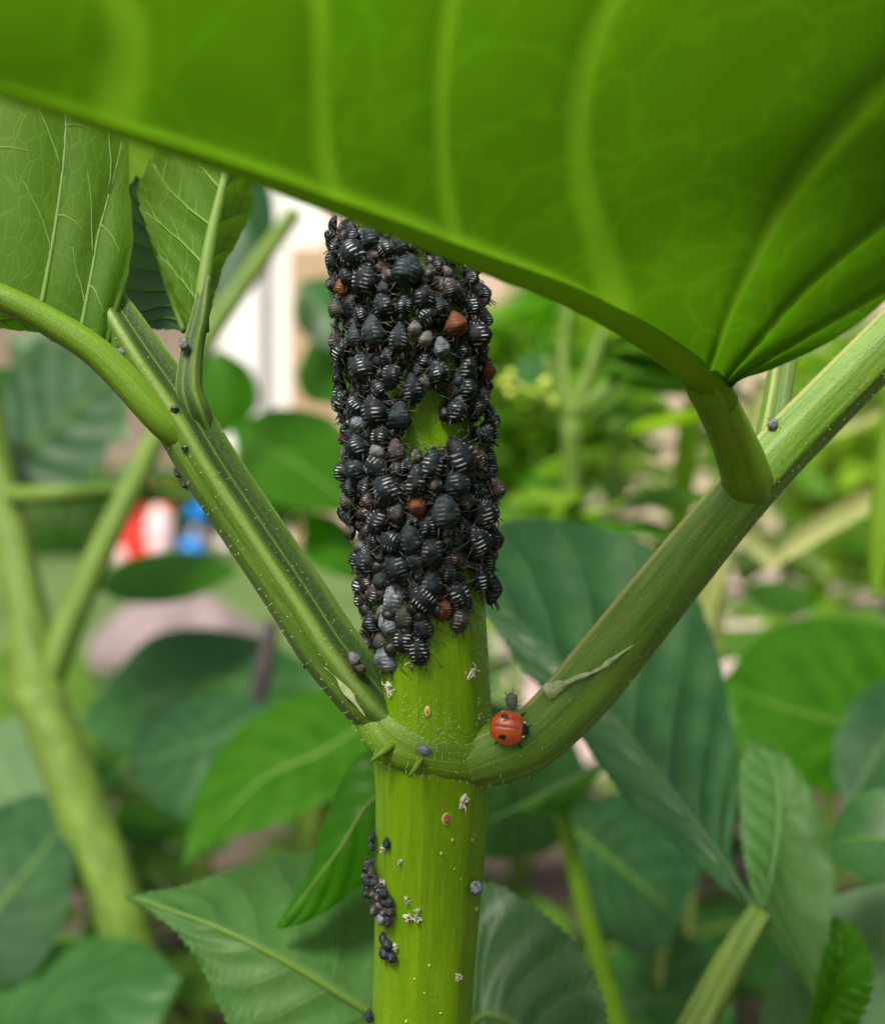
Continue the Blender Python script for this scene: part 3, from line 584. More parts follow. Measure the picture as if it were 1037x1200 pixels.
# D: left background stem
rd = empty('elder_shoot', PQ(170, 1250, 5)); tag(rd, 'blurred elder stem at the left, forked, with pale highlight', 'plant')
stalk('stem', PL([(195, 1330, 4.6), (150, 1110, 4.6), (95, 945, 4.8), (42, 805, 5.0)]), [.42, .42, .42, .40], M_BGST, rd, 40, 20, (-.5, -1, .3))
stalk('upper_stem', PL([(48, 825, 5.0), (28, 700, 5.2), (5, 590, 5.4), (-25, 450, 5.6)]), [.40, .33, .30, .27], M_BGST, rd, 30, 20)
stalk('leaf_stalk', PL([(50, 812, 5.0), (95, 700, 5.2), (150, 580, 5.5), (200, 480, 6), (250, 385, 6.4), (345, 250, 7)]), [.26, .22, .20, .19, .19, .17], M_BGST, rd, 40, 18)
stalk('leaf_stalk', PL([(2, 582, 5.4), (70, 580, 5.2), (150, 577, 5.6), (230, 585, 6)]), [.18, .15, .14, .1], M_BGST, rd, 24, 14)
lf(rd, 6, [(-40, 560, 5.6), (40, 520, 6), (100, 470, 6.4), (155, 420, 6.8)], [(-40, 550, 5.6), (20, 420, 6.6), (90, 380, 7), (155, 420, 6.8)], [(-40, 570, 5.6), (60, 590, 5.6), (120, 540, 6), (155, 420, 6.8)], M_BLUE, nu=40, rib=.05, ribmat=M_VEIN, quilt=.06)
lf(rd, 6, [(20, 600, 6.4), (-10, 500, 6.6), (10, 430, 7)], [(16, 600, 6.4), (-60, 540, 6.2), (-50, 440, 6.6), (10, 430, 7)], [(24, 598, 6.4), (90, 540, 7), (80, 470, 7.4), (10, 430, 7)], M_SAT, nu=30)
lf(rd, 7, [(300, 300, 7), (285, 250, 7.2), (262, 190, 7.6)], [(300, 302, 7), (250, 380, 6.6), (240, 280, 7), (262, 190, 7.6)], [(300, 296, 7), (322, 262, 7.4), (310, 210, 7.8), (262, 190, 7.6)], M_BLUE, nu=30)
lf(rd, 4, [(-40, 1230, 4), (60, 1185, 3.6), (140, 1160, 3.4), (214, 1150, 3.4)], [(-40, 1240, 4), (60, 1270, 3), (160, 1240, 3), (214, 1150, 3.4)], [(-40, 1220, 4), (20, 1135, 4.2), (90, 1100, 4.2), (170, 1106, 3.9), (214, 1150, 3.4)], M_TOP, nu=60, serr=.04, quilt=.05, rib=.05, ribmat=M_VEIND, label='dull green leaf at bottom left')
lf(rd, 4, [(-60, 1150, 4.2), (0, 1060, 4.4), (60, 985, 4.7), (80, 935, 5)], [(-65, 1140, 4.2), (-60, 1000, 4.8), (20, 935, 5.2), (80, 935, 5)], [(-50, 1160, 4.2), (40, 1140, 4), (84, 1040, 4.3), (80, 935, 5)], M_BLUE, nu=50, rib=.04, ribmat=M_VEIN)
BK = 3.3
# E: leaves between left stem and main stem
re_ = empty('elder_shoot', PQ(330, 1300, 8)); tag(re_, 'blurred leafy elder shoot between the left background stem and the main stem', 'plant')
stalk('stem', PL([(345, 1450, 8), (340, 1150, 8), (370, 950, 7.5), (420, 800, 7)]), [.4, .25], M_BGST, re_)
lf(re_, 4.6, [(450, 835, 5), (380, 880, 4.7), (300, 920, 4.6), (215, 1020, 4.4)], [(448, 828, 5), (370, 808, 5.6), (285, 850, 5.4), (235, 920, 5), (215, 1020, 4.4)], [(452, 845, 5), (410, 920, 4.2), (330, 965, 4.1), (260, 985, 4.2), (215, 1020, 4.4)], M_SAT, nu=60, quilt=.08, rib=.05, ribmat=M_VEIN, label='bright green leaf')
lf(re_, 7, [(320, 830, 7), (240, 870, 7), (150, 900, 7.4)], [(318, 825, 7), (240, 815, 7.8), (180, 840, 7.8), (150, 900, 7.4)], [(322, 840, 7), (270, 950, 6.4), (190, 950, 6.8), (150, 900, 7.4)], M_BLUE, nu=40, quilt=.06)
lf(re_, 10, [(380, 800, 10), (250, 800, 10), (90, 850, 10.4)], [(380, 795, 10), (300, 745, 11), (180, 745, 11.4), (90, 850, 10.4)], [(380, 810, 10), (300, 870, 9.2), (180, 890, 9.4), (90, 850, 10.4)], M_TOP, nu=40)
lf(re_, 11, [(120, 860, 11), (60, 820, 11.4), (-30, 800, 12)], [(120, 855, 11), (90, 760, 12), (20, 750, 12.4), (-30, 800, 12)], [(120, 865, 11), (60, 920, 10.4), (0, 900, 11), (-30, 800, 12)], M_FRESH, nu=30)
lf(re_, 11, [(60, 1010, 9), (20, 940, 9.4), (-30, 850, 10)], [(60, 1010, 9), (110, 900, 9.6), (60, 840, 10), (-30, 850, 10)], [(60, 1015, 9), (-20, 1010, 9), (-50, 930, 9.4), (-30, 850, 10)], M_PALE, nu=30)
lf(re_, 10, [(280, 668, 10), (200, 672, 10.2), (110, 688, 10.6)], [(280, 664, 10), (220, 645, 11), (150, 655, 11), (110, 688, 10.6)], [(280, 672, 10), (220, 702, 9.4), (150, 706, 9.8), (110, 688, 10.6)], M_SAT, nu=30)
lf(re_, 9, [(420, 600, 9), (350, 545, 9.2), (270, 500, 9.6)], [(420, 604, 9), (330, 590, 8.6), (290, 560, 9), (270, 500, 9.6)], [(420, 594, 9), (400, 500, 10), (330, 478, 10), (270, 500, 9.6)], M_SAT, nu=36, rib=.04, ribmat=M_VEIN)
lf(re_, 9, [(440, 480, 11), (400, 440, 11.2), (345, 440, 11.6)], [(440, 484, 11), (400, 475, 10.6), (360, 468, 11), (345, 440, 11.6)], [(440, 476, 11), (420, 390, 12), (370, 395, 12), (345, 440, 11.6)], M_SAT, nu=30)
lf(re_, 9, [(440, 680, 9), (400, 650, 9), (360, 600, 9.4)], [(440, 684, 9), (390, 672, 8.6), (355, 650, 9), (360, 600, 9.4)], [(440, 672, 9), (420, 630, 9.4), (390, 605, 9.4), (360, 600, 9.4)], M_SAT, nu=30)
stalk('dead_stalk', PL([(320, 730, 9), (308, 790, 8.8), (296, 850, 8.7)]), [.12, .2, .1], plain('dead_stalk', (.05, .04, .045), (.03, .02, .03), .8), re_)
BK = 3.0
lf(re_, 9, [(250, 520, 12), (270, 470, 12.2), (262, 410, 12.6)], [(250, 522, 12), (228, 470, 12), (235, 425, 12.4), (262, 410, 12.6)], [(252, 520, 12), (300, 480, 12.4), (295, 435, 12.8), (262, 410, 12.6)], M_SAT, nu=30)
lf(re_, 9, [(420, 420, 12), (385, 370, 12.2), (352, 330, 12.6)], [(420, 422, 12), (365, 400, 12), (345, 370, 12.4), (352, 330, 12.6)], [(424, 416, 12), (410, 350, 12.6), (385, 325, 12.8), (352, 330, 12.6)], M_TOP, nu=30)
lf(re_, 9, [(150, 520, 12), (90, 450, 12.2), (10, 395, 12.6)], [(150, 522, 12), (70, 500, 12), (20, 450, 12.4), (10, 395, 12.6)], [(152, 516, 12), (140, 430, 12.6), (80, 380, 12.8), (10, 395, 12.6)], M_TOP, nu=30)
# F: stems and leaves low right of the main stem
rf = empty('elder_shoot', PQ(740, 1300, 4)); tag(rf, 'bright green young stem, blurred, low right of the main stem', 'plant')
stalk('young_stem', PL([(755, 1300, 4.2), (718, 1180, 4.2), (682, 1050, 4.2), (658, 950, 4.4)]), [.17, .16, .15, .12], stalk_mat('young_stem', (.10, .24, .01), (.16, .32, .015), (.3, .45, .05), 4), rf)
lf(rf, 4, [(660, 955, 4.4), (640, 930, 4.2), (700, 895, 4), (760, 870, 4)], [(656, 955, 4.4), (600, 950, 3.8), (560, 970, 3.6), (520, 990, 3.4)], [(664, 952, 4.4), (700, 910, 4.4), (740, 870, 4.4), (760, 840, 4.4)], M_TOP, nu=30)
lf(rf, 6, [(655, 960, 6), (720, 1010, 6), (800, 1080, 6)], [(655, 955, 6), (730, 930, 7), (820, 990, 7), (800, 1080, 6)], [(655, 965, 6), (690, 1070, 5.2), (760, 1120, 5.2), (800, 1080, 6)], M_BLUE, nu=40, quilt=.06, rib=.05, ribmat=M_VEIN)
lf(rf, 7, [(690, 1200, 7), (770, 1170, 7), (860, 1190, 7)], [(690, 1195, 7), (760, 1100, 8), (840, 1110, 8), (860, 1190, 7)], [(690, 1210, 7), (760, 1250, 6), (840, 1260, 6), (860, 1190, 7)], M_TOP, nu=40, quilt=.06)
lf(rf, 8, [(560, 820, 7), (600, 900, 7.4), (640, 1000, 8)], [(555, 825, 7), (530, 900, 7), (560, 1000, 7), (640, 1000, 8)], [(565, 818, 7), (660, 850, 8), (690, 940, 8), (640, 1000, 8)], M_BLUE, nu=40, quilt=.06)
BK = 1.8
# G: budding shoot, blurred, between the stem and the right stalk
rg = empty('elder_shoot', PQ(640, 1000, 12)); tag(rg, 'blurred budding elder shoot between main stem and right leaf stalk', 'plant')
stalk('stem', PL([(790, 1300, 13), (750, 900, 13), (680, 640, 12.4), (668, 490, 12)]), [.3, .28, .24, .22], M_BGST, rg)
for pts, r_ in (([(668, 492, 12), (690, 440, 12), (708, 385, 12)], .2), ([(668, 492, 12), (715, 450, 12), (752, 408, 12.4)], .17), ([(668, 492, 12), (650, 455, 12), (640, 420, 12)], .15), ([(668, 492, 12), (660, 420, 12.4), (668, 350, 12.6)], .15)):
    stalk('branch', PL(pts), [r_, r_*.7], M_BGST, rg, 16, 12)
M_BUD = plain('flower_bud', (.52, .60, .08), (.4, .52, .07), .6, 3, .2)
for bx, by in ((599, 446), (641, 461)):
    mb = MB(); c0 = PQ(bx, by, 11.7); rng = random.Random(bx)
    for k in range(3):
        V, F = ellip(c0+Vector((rng.gauss(0, .22), rng.gauss(0, .22), rng.gauss(0, .22))), (.15, .15, .16), 7, 5); mb.add(V, F)
    V, F, U = tube([c0, PQ(662, 480, 12)], [.04, .05], 6); mb.add(V, F)
    mb.build('bud_cluster', M_BUD, rg)
rng = random.Random(21)
for k in range(60):
    a = rng.random()*6.28; h = rng.uniform(330, 800); r0 = rng.uniform(575, 900); b = PQ(rng.uniform(640, 690), min(max(h, 420), 720), 12+rng.uniform(0, 4))
    tip = PQ(r0, h+rng.uniform(-60, 80), 12+rng.uniform(-2, 7)); d = tip-b
    if d.length < 1 or d.length > 8: continue
    simple_leaf(rg, b+d*.25, tip, (rng.gauss(0, .5), rng.gauss(-.3, .5), 1), rng.uniform(.7, 1.3), rng.choice([F_LIME, F_FRESH, F_TOP, F_SAT, F_FRESH]), nu=18, nv=3)
BK = 1.6
# H: long pale blades at the right
for i, (pts, wd, lab) in enumerate((([(820, 720, 13), (900, 655, 13), (980, 605, 13.5), (1080, 555, 14)], .38, 'pale straw-green long leaf blade, blurred, below the right stalk'),
      ([(860, 560, 16), (960, 510, 16), (1060, 470, 17)], .3, 'pale blade close under the right leaf stalk, blurred'),
      ([(1024, 700, 7), (1027, 620, 7), (1034, 540, 7.2), (1046, 430, 7.5)], .20, 'lime yellow upright blade at the right edge, blurred'),
      ([(800, 560, 18), (812, 500, 18), (830, 430, 18)], .42, 'lime yellow upright blade behind the big leaf stalk, blurred'))):
    c = spline(([] if i == 2 else [Vector((P(*pts[0]).x*1.5-4, pts[0][2]*BK+3, GZ))])+PL(pts), 20 if i == 2 else 44); n_ = len(c); V = []; UV = []
    for k, p in enumerate(c):
        t = k/(n_-1); ww = wd*1.35*(min(1, t*3+.35) if i == 2 else .3+.7*min(1, max(0, t*3-1.5)))*(1-t*.3); T_ = c[min(k+1, n_-1)]-c[max(k-1, 0)]; T_ = T_/np.linalg.norm(T_); sdv = np.cross(T_, (0, 1, 0)); 
        V += [p-sdv*ww+np.array((0, -.12, 0)), p+np.array((0, .10, 0)), p+sdv*ww+np.array((0, -.12, 0))]; UV += [(t, 0), (t, .5), (t, 1)]
    F = [[k*3+j, k*3+j+1, k*3+j+4, k*3+j+3] for k in range(n_-1) for j in range(2)]
    if i == 2:      # this one hangs from the shoot at the right edge
        mk('leaf', V, F, M_LIME, rb, UV)['label'] = lab; Vt, Ft, Ut = tube(spline([c[-1], c[-1]+np.array((1.5, 4, -2)), P(1095, 690, 21)], 14), [.15, .2], 8); mk('leaf_stalk', Vt, Ft, M_BGST, rb, Ut); continue
    o = mk('long_blade', V, F, M_STRAW if i < 2 else M_LIME, origin=c[0], uv=UV)
    tag(o, lab, 'blade')
BK = 1.0
# I: shrubs further back, each a shoot with paired leaves
def shrub(x, y, h, mats, label, seed, lean=(0, 0), nodes=6, ll=(5, 8), zlo=.25):
    root = empty('elder_shrub', (x, y, GZ)); rng = random.Random(seed)
    st = spline([(x, y, GZ), (x+lean[0]*.4, y+lean[1]*.4, GZ+h*.5), (x+lean[0], y+lean[1], GZ+h)], 20)
    V, F, U = tube(st, [.7, .3], 10); mk('stem', V, F, M_BGST, root, U)
    for k in range(nodes):
        t = zlo+(1-zlo)*k/(nodes-1); b = Vector(st[int(t*19)]); a0 = rng.random()*3.14
        for s_ in (0, math.pi):
            a = a0+s_+rng.gauss(0, .2); L = rng.uniform(8, 13)*(1.1-.4*t); e = Vector((math.cos(a), math.sin(a), rng.uniform(.1, .6))).normalized()
            rp = spline([b, b+e*L*.6, b+e*L+Vector((0, 0, -L*.15))], 8); V, F, U = tube(rp, [.22, .1], 6); mk('leaf_stalk', V, F, M_BGST, root, U)
            mt = rng.choice(mats)
            for f in (.5, .75):
                for sg in (-1, 1):
                    bb = Vector(rp[int(f*7)]); dirv = (e*.6+e.cross(Vector((0, 0, 1))).normalized()*sg*.9+Vector((0, 0, rng.uniform(-.6, .1)))).normalized(); l_ = rng.uniform(*ll)
                    simple_leaf(root, bb, bb+dirv*l_, (rng.gauss(0, .25), rng.gauss(0, .25), 1), l_*.24, mt, nu=16, nv=3)
            l_ = rng.uniform(*ll); simple_leaf(root, rp[-1], Vector(rp[-1])+(e+Vector((0, 0, -.5))).normalized()*l_, (0, 0, 1), l_*.25, mt, nu=16, nv=3)
    tag(root, label, 'shrub'); return root
GR = [F_TOP, F_SAT, F_TOP, F_FRESH]
shrub(-12, 46, 25, GR, 'blurred elder shrub low behind the left leaf stalk, beneath the stone', 1)
shrub(4, 50, 28, GR, 'blurred elder shrub low behind the main stem', 2, nodes=7)
shrub(20, 48, 29, GR, 'blurred elder shrub low behind the big dark leaf', 3, nodes=7)
shrub(-32, 52, 22, GR, 'blurred elder shrub low at the left edge', 4)
shrub(40, 66, 42, [F_LIME, F_FRESH, F_SAT], 'blurred light green elder shrub at the right edge', 5, nodes=7, zlo=.4)
shrub(13, 76, 52, [F_LIME, F_FRESH, F_TOP, F_SAT], 'blurred light green elder shrub behind the budding shoot', 6, nodes=8, zlo=.5)
shrub(-50, 84, 24, GR, 'blurred elder shrub behind the left background stem', 8)
shrub(-4, 80, 24, GR, 'blurred low elder shrub in the middle distance behind the main stem', 9)
shrub(28, 84, 46, [F_LIME, F_FRESH, F_SAT], 'blurred light green elder shrub behind the right leaf stalk', 15, nodes=8, zlo=.45)
shrub(-20, 66, 23, GR, 'blurred elder shrub below the stone, left of the main stem', 10)
shrub(34, 46, 27, GR, 'blurred elder shrub low in the right corner', 13)
lime = empty('elder_shoot', P(170, 260, 5)); simple_leaf(lime, P(210, 250, 5.5), P(110, 130, 5), (0, -.6, 1), .9, M_LIME, name='leaf'); tag(lime, 'sunlit lime leaf tip between the two upper left leaves', 'leaf')

# ------------------------------------------------------------------ aphids
def aphid_body_mat():
    q = N('aphid_body'); tc = q.n('TexCoord').outputs['Object']
    def attr(n_):
        a = q.n('Attribute', attribute_type='OBJECT', attribute_name='["%s"]' % n_); return a.outputs['Fac']
    tint = q.n('Attribute', attribute_type='OBJECT', attribute_name='["body_tint"]').outputs['Color']
    wax, band, rnd = attr('wax'), attr('bands'), q.n('ObjectInfo').outputs['Random']
    sep = q.n('SeparateXYZ'); q.set(sep.inputs[0], tc); x, y, z = sep.outputs
    ofs = q.n('VectorMath', operation='ADD'); q.set(ofs.inputs[0], tc); cmb = q.n('CombineXYZ'); q.set(cmb.inputs[0], q.math('MULTIPLY', rnd, 40)); q.set(ofs.inputs[1], cmb.outputs[0]); pv = ofs.outputs[0]
    nz = q.noise(pv, 5, 4, .6); nf = q.noise(pv, 26, 3)
    # wax bands: rear two thirds, both sides, gap along the back
    ax = q.math('ABSOLUTE', x)
    yy = q.math('ADD', y, q.math('MULTIPLY', ax, .12))
    st = q.math('ABSOLUTE', q.math('SUBTRACT', q.math('FRACT', q.math('MULTIPLY', yy, 8.2)), .5))
    line = q.math('SUBTRACT', 1, q.ramp(q.math('ADD', st, q.math('MULTIPLY', q.math('SUBTRACT', nf, .5), .12)), .08, .18))
    gap = q.math('MULTIPLY_ADD', rnd, .06, .07)
    side = q.math('MULTIPLY', q.ramp(ax, gap, q.math('ADD', gap, .05)), q.math('SUBTRACT', 1, q.ramp(ax, .26, .33)))
    lon = q.math('MULTIPLY', q.ramp(y, -.46, -.40), q.math('SUBTRACT', 1, q.ramp(y, .10, .22)))
    bm = q.math('MULTIPLY', q.math('MULTIPLY', line, side), lon)
    brk = q.ramp(nz, .40, .55)
    bm = q.math('MULTIPLY', q.math('MULTIPLY', bm, brk), band, clamp=True)
    # dots on the thorax and at the tail
    vo = q.n('TexVoronoi'); q.set(vo.inputs['Vector'], pv); vo.inputs['Scale'].default_value = 11
    dot = q.math('SUBTRACT', 1, q.ramp(vo.outputs['Distance'], .14, .30)); ends = q.math('MAXIMUM', q.ramp(y, .22, .30), q.math('SUBTRACT', 1, q.ramp(y, -.44, -.38)))
    bm = q.math('MAXIMUM', bm, q.math('MULTIPLY', q.math('MULTIPLY', dot, ends), q.math('MULTIPLY', band, .75)))
    col = q.mix(q.ramp(nz, .3, .7), tint, q.mix(.5, tint, (.010, .018, .023)))
    dust = q.math('MULTIPLY', wax, q.ramp(q.math('ADD', nz, q.math('MULTIPLY', nf, .4)), .45, .85))
    col = q.mix(q.math('MULTIPLY', dust, .8), col, (.22, .26, .31))
    col = q.mix(bm, col, (.70, .73, .75))
    bp = q.bump(q.math('ADD', nf, q.math('MULTIPLY', bm, .8)), .25, .03)
    b = q.bsdf(col, q.math('MULTIPLY_ADD', nf, .25, .42), Specular_IOR_Level=.13, Normal=bp)
    return q.finish(b.outputs[0])
M_APH = aphid_body_mat()
M_LEG = plain('aphid_leg', (.015, .014, .014), (.05, .045, .04), .45, 6, 0)
M_LEGP = plain('aphid_leg_pale', (.16, .15, .13), (.05, .045, .04), .5, 6, 0)
def aphid_mesh(name, fat, seed, hump=.30):
    rng = random.Random(seed); mb = MB()
    ts = np.linspace(0, 1, 23); seg = 18; V = []
    prof = lambda t: np.interp(t, [0, .02, .06, .12, .17, .24, .38, .55, .72, .85, .93, .975, 1], [.0, .075, .12, .155, .185, .225, .285, .32, .31, .245, .16, .08, .0])
    for t in ts:
        y = .52-t*1.04; w = float(prof(t))*fat; h = w*.92*(1+.12*math.sin(math.pi*t)); k = 1+.028*math.sin(t*8.2*1.04*2*math.pi)
        zc = hump*.35*math.sin(math.pi*min(1, t*1.05))
        for j in range(seg):
            a = 2*math.pi*j/seg; sx = math.cos(a)*w*k; sz = math.sin(a)*h*k
            if sz < 0: sz *= .62
            V.append((sx+.012*math.sin(y*9+seed), y, zc+sz*(1+.05*math.sin(y*14+a*2+seed))))
    F = [[i*seg+j, (i+1)*seg+j, (i+1)*seg+(j+1) % seg, i*seg+(j+1) % seg] for i in range(len(ts)-1) for j in range(seg)]
    mb.add(V, F, 0)
    gz = -.14
    def limb(pts, r, m=1, seg=5):
        Vt, Ft, Ut = tube(pts, r, seg, (0, 0, 1)); mb.add(Vt, Ft, m)
    for sg in (-1, 1):
        for (y0, dx, dy) in ((.30, .40, .26), (.20, .50, -.02), (.10, .44, -.42)):
            j = lambda s: rng.gauss(0, s)
            a = Vector((sg*.12*fat, y0, .02)); kn = Vector((sg*(.12+dx*.62), y0+dy*.45+j(.03), .20+j(.05))); ft = Vector((sg*(.12+dx*1.25), y0+dy*1.35+j(.08), gz+abs(j(.10)))); 
            limb([a, a*.5+kn*.5+Vector((0, 0, .03)), kn], [.018, .021, .015]); limb([kn, kn*.5+ft*.5, ft], [.013, .011, .009], 2 if dy > -.3 else 1); limb([ft, ft+Vector((sg*.07, dy*.12, -.01))], [.014, .008])
        # antenna
        a = Vector((sg*.06, .50, .09)); limb([a, a+Vector((sg*.10, .10, .06)), a+Vector((sg*.24, -.02+rng.gauss(0, .05), .10)), a+Vector((sg*.34, -.26, .08))], [.016, .012, .010, .006], 1, 4)
        # cornicle
        a = Vector((sg*.15*fat, -.40, .14*hump/.3)); limb([a, a+Vector((sg*.045, -.13, .07)), a+Vector((sg*.075, -.28, .12))], [.032, .026, .016])
        Ve, Fe = ellip((sg*.085*fat, .455, .085), (.022, .022, .022), 6, 4); mb.add(Ve, Fe, 1)
    limb([Vector((0, -.48, .06)), Vector((0, -.57, .07)), Vector((0, -.64, .08))], [.035, .028, .01])
    me = bpy.data.meshes.new(name); me.from_pydata([tuple(v) for v in mb.V], [], mb.F); me.polygons.foreach_set('use_smooth', [True]*len(me.polygons))
    for m in (M_APH, M_LEG, M_LEGP): me.materials.append(m)
    me.polygons.foreach_set('material_index', mb.M)
    return me
AM = [aphid_mesh('aphid', 1.3, 5, .34), aphid_mesh('aphid', 1.18, 1), aphid_mesh('aphid', 1.28, 2), aphid_mesh('aphid', 1.04, 3), aphid_mesh('aphid', 1.2, 4), aphid_mesh('aphid', 1.12, 6, .26), aphid_mesh('aphid', .98, 7, .32), aphid_mesh('aphid', 1.24, 8, .30)]
TINT = {'b': (.0028, .0056, .0074), 'd': (.0038, .010, .0125), 'w': (.045, .055, .068), 'r': (.17, .050, .010), 'o': (.045, .038, .022), 'n': (.035, .014, .009), 'g': (.09, .07, .058)}
DESC = {'b': 'white-banded black aphid', 'd': 'smooth blue-black aphid', 'w': 'grey wax-dusted aphid', 'r': 'swollen rust-orange aphid', 'o': 'dull olive-brown aphid', 'n': 'striped brown young aphid', 'g': 'small pale grey-brown aphid'}
SHORT = {'b': 'small banded black aphid', 'd': 'small smooth dark aphid', 'n': 'small brown aphid', 'o': 'small olive aphid', 'g': 'small pale grey aphid'}
arng = random.Random(99)
NAPH = 0; SPOTS = []
def put_aphid(p, n_, rear2d, size, typ, label, group='aphids of the colony on the elder stem', fatter=False, tilt=0.0):
    """rear2d: angle in the picture plane (0 = right, 90 = down) that the tail points to"""
    global NAPH
    a = R(rear2d); rear = Vector((math.cos(a), 0, -math.sin(a)))
    rear = rear-n_*rear.dot(n_)
    if rear.length < .2: rear = Vector((0, 0, -1))-n_*n_.z*-1
    rear.normalize(); up = (n_+rear*tilt).normalized(); fw = -(rear-up*rear.dot(up)).normalized(); x_ = fw.cross(up)
    M_ = Matrix((x_, fw, up)).transposed().to_4x4()
    me = AM[0] if typ == 'r' or fatter else arng.choice(AM)
    o = bpy.data.objects.new('aphid', me); COL.objects.link(o)
    if typ == 'r': size *= .84
    sx = size*arng.uniform(.90, 1.10)
    o.matrix_world = Matrix.Translation(p) @ M_ @ Matrix.Diagonal((sx, size, sx*arng.uniform(.9, 1.08), 1))
    t = TINT[typ]; k = arng.uniform(.75, 1.3)
    o['body_tint'] = [t[0]*k, t[1]*k*arng.uniform(.94, 1.06), t[2]*k*arng.uniform(.92, 1.08)]
    o['wax'] = {'w': .95, 'b': .08, 'd': .14, 'g': .5, 'o': .15, 'n': .15, 'r': .03}[typ]*arng.uniform(.6, 1.4)
    o['bands'] = {'w': .55, 'b': 1.0, 'd': .30, 'g': .35, 'o': .55, 'n': .75, 'r': .35}[typ]*arng.choice((.35, .55, .7, .85, 1.05))
    tag(o, label, 'aphid', group); NAPH += 1
    return o
def hw(py): return float(np.interp(py, [200, 270, 400, 500, 600, 680, 720, 780], [.93, .95, .95, .93, .93, .84, .80, .76]))
def colony_pos(px, py, inset=0.0):
    Y = -.5
    for _ in range(4):
        p = P(px, py, Y); a = axis(p.z); r = hw(py)-inset
        dx = max(-.985*r, min(.985*r, p.x-a[0])); Y = a[1]-math.sqrt(max(r*r-dx*dx, 1e-6))
    p = Vector((a[0]+dx, Y, p.z)); n_ = Vector((dx, Y-a[1], 0)).normalized()
    return p, n_
CR = 8.575
